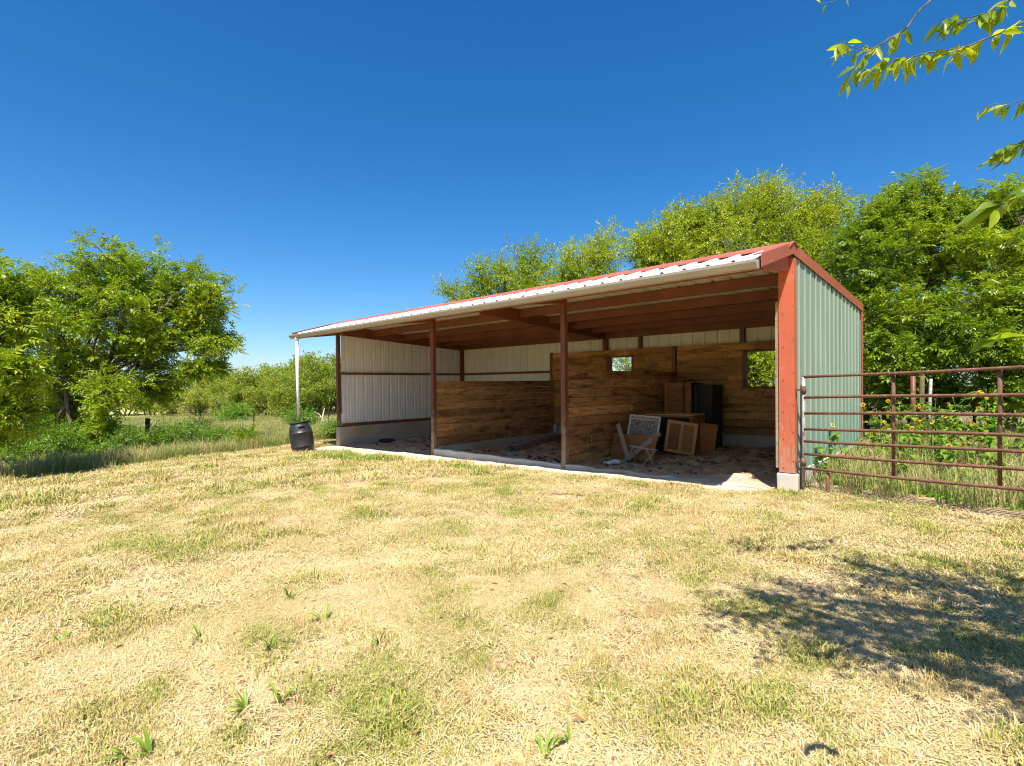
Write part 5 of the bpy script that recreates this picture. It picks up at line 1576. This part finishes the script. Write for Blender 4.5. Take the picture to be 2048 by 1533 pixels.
# single broad-bladed weeds in the foreground lawn
def broad_weed(px, py, h, n, seed, label):
    d = 1.5
    for _ in range(30):
        p = at(px, py, d); d *= (CAM[2] - gz(p[0], p[1])) / max(1e-3, CAM[2] - p[2])
    p = at(px, py, d); b = (p[0], p[1], gz(p[0], p[1]))
    r = random.Random(seed); root = empty('broad_weed', b); tag(root, label, 'weed', 'broad-bladed weeds in the lawn')
    a_main = r.uniform(0, 6.28)
    for k in range(n + 2):
        V_ = []; Q = []
        a = a_main + r.gauss(0, 1.1); ld = np.array([math.cos(a), math.sin(a), 0]); sd = np.array([-math.sin(a), math.cos(a), 0]); hh = h * r.uniform(0.6, 1.2); w = r.uniform(0.0035, 0.008)
        out = r.uniform(0.5, 1.15); tw = r.uniform(-.6, .6)
        for j in range(8):
            t = j / 7; c = ld * hh * out * t + sd * hh * 0.15 * tw * t * t + np.array([0, 0, hh * (1.55 * t - 1.05 * out * t * t)]); ww = w * (0.55 + 1.3 * t * (1 - t) * 1.6) * (1 - t ** 4) + 0.0006
            s2 = sd * math.cos(tw * t) + np.array([0, 0, math.sin(tw * t)])
            V_ += [c - s2 * ww + np.array([0, 0, ww * 0.35]), c, c + s2 * ww + np.array([0, 0, ww * 0.35])]
        for j in range(7):
            q = 3 * j; Q += [(q, q + 1, q + 4, q + 3), (q + 1, q + 2, q + 5, q + 4)]
        me = np_mesh('blade', np.array(V_), np.array(Q), M['leaf_weed'], {'tint': np.full(24, r.uniform(0.5, 1.0))}, smooth=True)
        link(bpy.data.objects.new('blade', me), root)
    return root


for i, (px, py, h, n, lab) in enumerate(((578, 1200, 0.12, 5, 'broad-bladed weed highest up the lawn left of centre'), (648, 1248, 0.14, 5, 'broad-bladed weed just below the highest one'), (757, 1292, 0.14, 4, 'upright broad-bladed weed standing alone near the middle of the lawn'),
                                         (560, 1408, 0.13, 3, 'weed with the widest arched bright blades'), (492, 1425, 0.10, 8, 'bushy low weed beside the wide arched one'), (400, 1285, 0.10, 5, 'sprawling weed left of the others in a row'), (540, 1300, 0.12, 6, 'leafy weed on the bare patch'), 
                                         (258, 1525, 0.14, 3, 'single tall blade at the bottom edge on the left'), (305, 1520, 0.12, 3, 'forked weed at the bottom edge'), (1088, 1525, 0.11, 3, 'weed at the bottom edge near the middle'), (1140, 1490, 0.09, 4, 'soft leafy weed near the bottom middle'), (120, 1290, 0.09, 5, 'small weed at the left of the lawn'))):
    broad_weed(px, py, h, n, 900 + i, lab)


def ground_hit(px, py):
    d = 1.5
    for _ in range(30):
        p = at(px, py, d); d *= (CAM[2] - gz(p[0], p[1])) / max(1e-3, CAM[2] - p[2])
    p = at(px, py, d); return (p[0], p[1], gz(p[0], p[1]))


# little finds in the lawn
b = ground_hit(1225, 1528)
tag(MB().tube([(-0.05, -0.02, 0.01), (0.0, 0.0, 0.018), (0.05, 0.025, 0.012)], [0.004, 0.007, 0.004], 6).build('red_strip', M['flat_red'], None, b, (0, 0, 0.6)), 'red plastic strip at the bottom edge of the lawn', 'plastic strip')
b = ground_hit(1640, 1180)
o = rough_blob('flat_stone', (b[0], b[1], b[2] - 0.015), 0.14, M['grey_wood'], 77, (1.3, 0.8, 0.2), 12, 5); tag(o, 'flat brown stone half sunk in the lawn beside the tree shadow', 'stone')
for i, (px, py, lab) in enumerate(((1215, 1392, 'longer dead stick lying in the lawn below the middle'), (1300, 1418, 'short dead stick right of the longer one'), (860, 1420, 'short dead stick left of the longer one'))):
    b = ground_hit(px, py); rr = random.Random(40 + i)
    tag(MB().tube([tuple(p) for p in curve((-0.07, 0, 0.015), (0.07, 0.01, 0.02), 0, rr, 5, 0.08)], [0.004, 0.006, 0.006, 0.005, 0.004, 0.002], 6).build('stick', M['bleached'], None, b, (0, 0, 0.7 + i)), lab, 'stick', 'dead sticks in the lawn')

# ------------------------------------------------------------------ tree overhanging the camera from the right
def shadow_lobe(px, py, h, r_):
    """where a leaf clump must hang to shade the spot seen at that pixel"""
    g = ground_hit(px, py); k = h / TO_SUN.z
    return (np.array(g) + np.array(TO_SUN) * k, r_, r_ * 0.7)


hb = (7.2, -4.6, gz(7.2, -4.6))
lob = [shadow_lobe(1930, 1215, 3.5, 0.26), shadow_lobe(2010, 1180, 3.6, 0.28), shadow_lobe(2030, 1260, 3.6, 0.34), shadow_lobe(1960, 1300, 3.5, 0.16), shadow_lobe(1840, 1170, 3.5, 0.18), shadow_lobe(1770, 1150, 3.5, 0.13), shadow_lobe(1660, 1205, 3.5, 0.10),
       shadow_lobe(1485, 1190, 3.5, 0.07), shadow_lobe(1560, 1250, 3.5, 0.08), shadow_lobe(1690, 1270, 3.4, 0.11), shadow_lobe(1830, 1270, 3.6, 0.22), shadow_lobe(2040, 1345, 3.6, 0.22), shadow_lobe(2020, 1395, 3.5, 0.10)]
g = np.array(shadow_lobe(2040, 1250, 4.0, 0.5)[0])
lob += [(g + np.array([0.9, 0.7, 0.3]), 0.6, 0.45), (g + np.array([2.2, -0.2, 0.6]), 0.9, 0.6), (g + np.array([1.8, 0.9, 0.2]), 0.8, 0.5)]
oh = tree('overhanging_tree', 'tree overhanging from the upper right with long hanging yellow-green leaves', 'tree', None, hb, lob, M['leaf_branch'], T_SIM, per_lobe=9, sprays=4, scale=1.0, trunk_r=0.16, stems=1, seed=31, tint=0.5, fork=0.5)
# its boughs that reach into view
RB = random.Random(5)
hbv = np.array(hb)


def bough(pix, r0, leaf_from, n_leaf, L_, W_, tone=0.5, hang=1.0, thick=None):
    pts = [at(*p) for p in pix]
    a0 = pts[0]; up = np.array([max(a0[0] + 0.9, 3.4), a0[1] - 0.35, 3.6 + 0.2 * RB.random()])
    wood = MB()
    fine = []
    for a, b_ in zip(pts[:-1], pts[1:]):
        for t in (0, 0.33, 0.66): fine.append(a * (1 - t) + b_ * t + np.array([RB.gauss(0, 1), RB.gauss(0, 1), RB.gauss(0, 1)]) * 0.0035)
    fine.append(pts[-1])
    wood.tube([tuple(p - hbv) for p in fine], [max(0.0008, r0 * (1 - 0.85 * i / len(fine))) for i in range(len(fine))], 6)
    if thick != 0:
        wood.tube([tuple(p - hbv) for p in curve(a0, up, 0.05, RB, 5, 0.04)], [r0, r0 * 1.1, r0 * 1.2, r0 * 1.3, r0 * 1.5, r0 * 1.7], 6)
    bo = wood.build('bough', M['bark'], oh)
    for k in range(n_leaf):
        t = leaf_from + (1 - leaf_from) * (k + RB.random()) / n_leaf; f = t * (len(fine) - 1); i = min(int(f), len(fine) - 2); p = fine[i] * (1 - f + i) + fine[i + 1] * (f - i)
        a = RB.uniform(0, 6.28)
        dd = fine[i + 1] - fine[i]; dd = dd / np.linalg.norm(dd)
        d = dd * (0.45 + (1 - hang)) + np.array([math.cos(a) * 0.5, math.sin(a) * 0.5, RB.uniform(-1.2, 0.15) * hang])
        nn = np.array([RB.uniform(-1, 1), RB.uniform(-1, 1), 0.6])
        d = d / np.linalg.norm(d); s_ = np.cross(d, nn); s_ /= np.linalg.norm(s_) + 1e-9; n2 = np.cross(s_, d); LL = L_ * RB.uniform(0.7, 1.2); WW = W_ * RB.uniform(0.8, 1.15)
        cur = RB.uniform(0.0, 0.3); V_ = []; Q = []
        for j, w_ in enumerate((0.04, 0.26, 0.42, 0.5, 0.48, 0.36, 0.18, 0.01)):
            tt = j / 7; c = p - hbv + d * (0.010 + LL * tt) - n2 * LL * cur * tt * tt
            V_ += [c - s_ * WW * w_ + n2 * WW * w_ * 0.4, c, c + s_ * WW * w_ + n2 * WW * w_ * 0.4]
            if j: q = 3 * j; Q += [(q - 3, q - 2, q + 1, q), (q - 2, q - 1, q + 2, q + 1)]
        me = np_mesh('leaf', np.array(V_), np.array(Q), M['leaf_branch'], {'tint': np.full(24, np.clip(tone + RB.uniform(-.35, .35), 0, 1))}, smooth=True)
        link(bpy.data.objects.new('leaf', me), bo)


bough([(2150, 10, 2.9), (2048, 45, 2.8), (1935, 95, 2.75), (1860, 108, 2.7), (1790, 122, 2.7), (1740, 140, 2.7)], 0.006, 0.22, 74, 0.105, 0.031, tone=0.75)
bough([(1930, -120, 3.0), (1860, 0, 2.9), (1812, 55, 2.85), (1790, 72, 2.8), (1740, 102, 2.75), (1712, 130, 2.7), (1690, 162, 2.7)], 0.006, 0.30, 16, 0.10, 0.030, tone=0.45)
bough([(1795, 68, 2.82), (1750, 96, 2.8), (1715, 98, 2.8), (1685, 85, 2.8), (1672, 90, 2.8)], 0.003, 0.05, 18, 0.095, 0.029, tone=0.7, thick=0)
bough([(2120, -40, 2.6), (2010, 5, 2.6), (1975, 25, 2.6), (1925, 40, 2.6), (1880, 40, 2.6)], 0.005, 0.2, 40, 0.10, 0.031, tone=0.35)
bough([(1760, -60, 2.9), (1720, -10, 2.9), (1670, 2, 2.9), (1632, 8, 2.9)], 0.003, 0.02, 5, 0.085, 0.026, tone=0.5)
bough([(2120, 185, 2.4), (2048, 200, 2.4), (2010, 207, 2.4), (1955, 216, 2.4)], 0.003, 0.05, 15, 0.075, 0.027, tone=0.5)
bough([(2120, 245, 2.0), (2050, 282, 2.0), (2020, 300, 2.0), (2000, 312, 2.0)], 0.003, 0.1, 12, 0.085, 0.034, tone=0.3, hang=0.6)
bough([(2140, 350, 1.6), (2060, 385, 1.6), (2020, 400, 1.6), (1992, 415, 1.6)], 0.003, 0.1, 12, 0.10, 0.034, tone=0.3, hang=0.6)
bough([(2150, 650, 1.15), (2080, 672, 1.15), (2030, 680, 1.15), (1985, 690, 1.15)], 0.002, 0.25, 5, 0.078, 0.040, tone=0.2, hang=0.15)
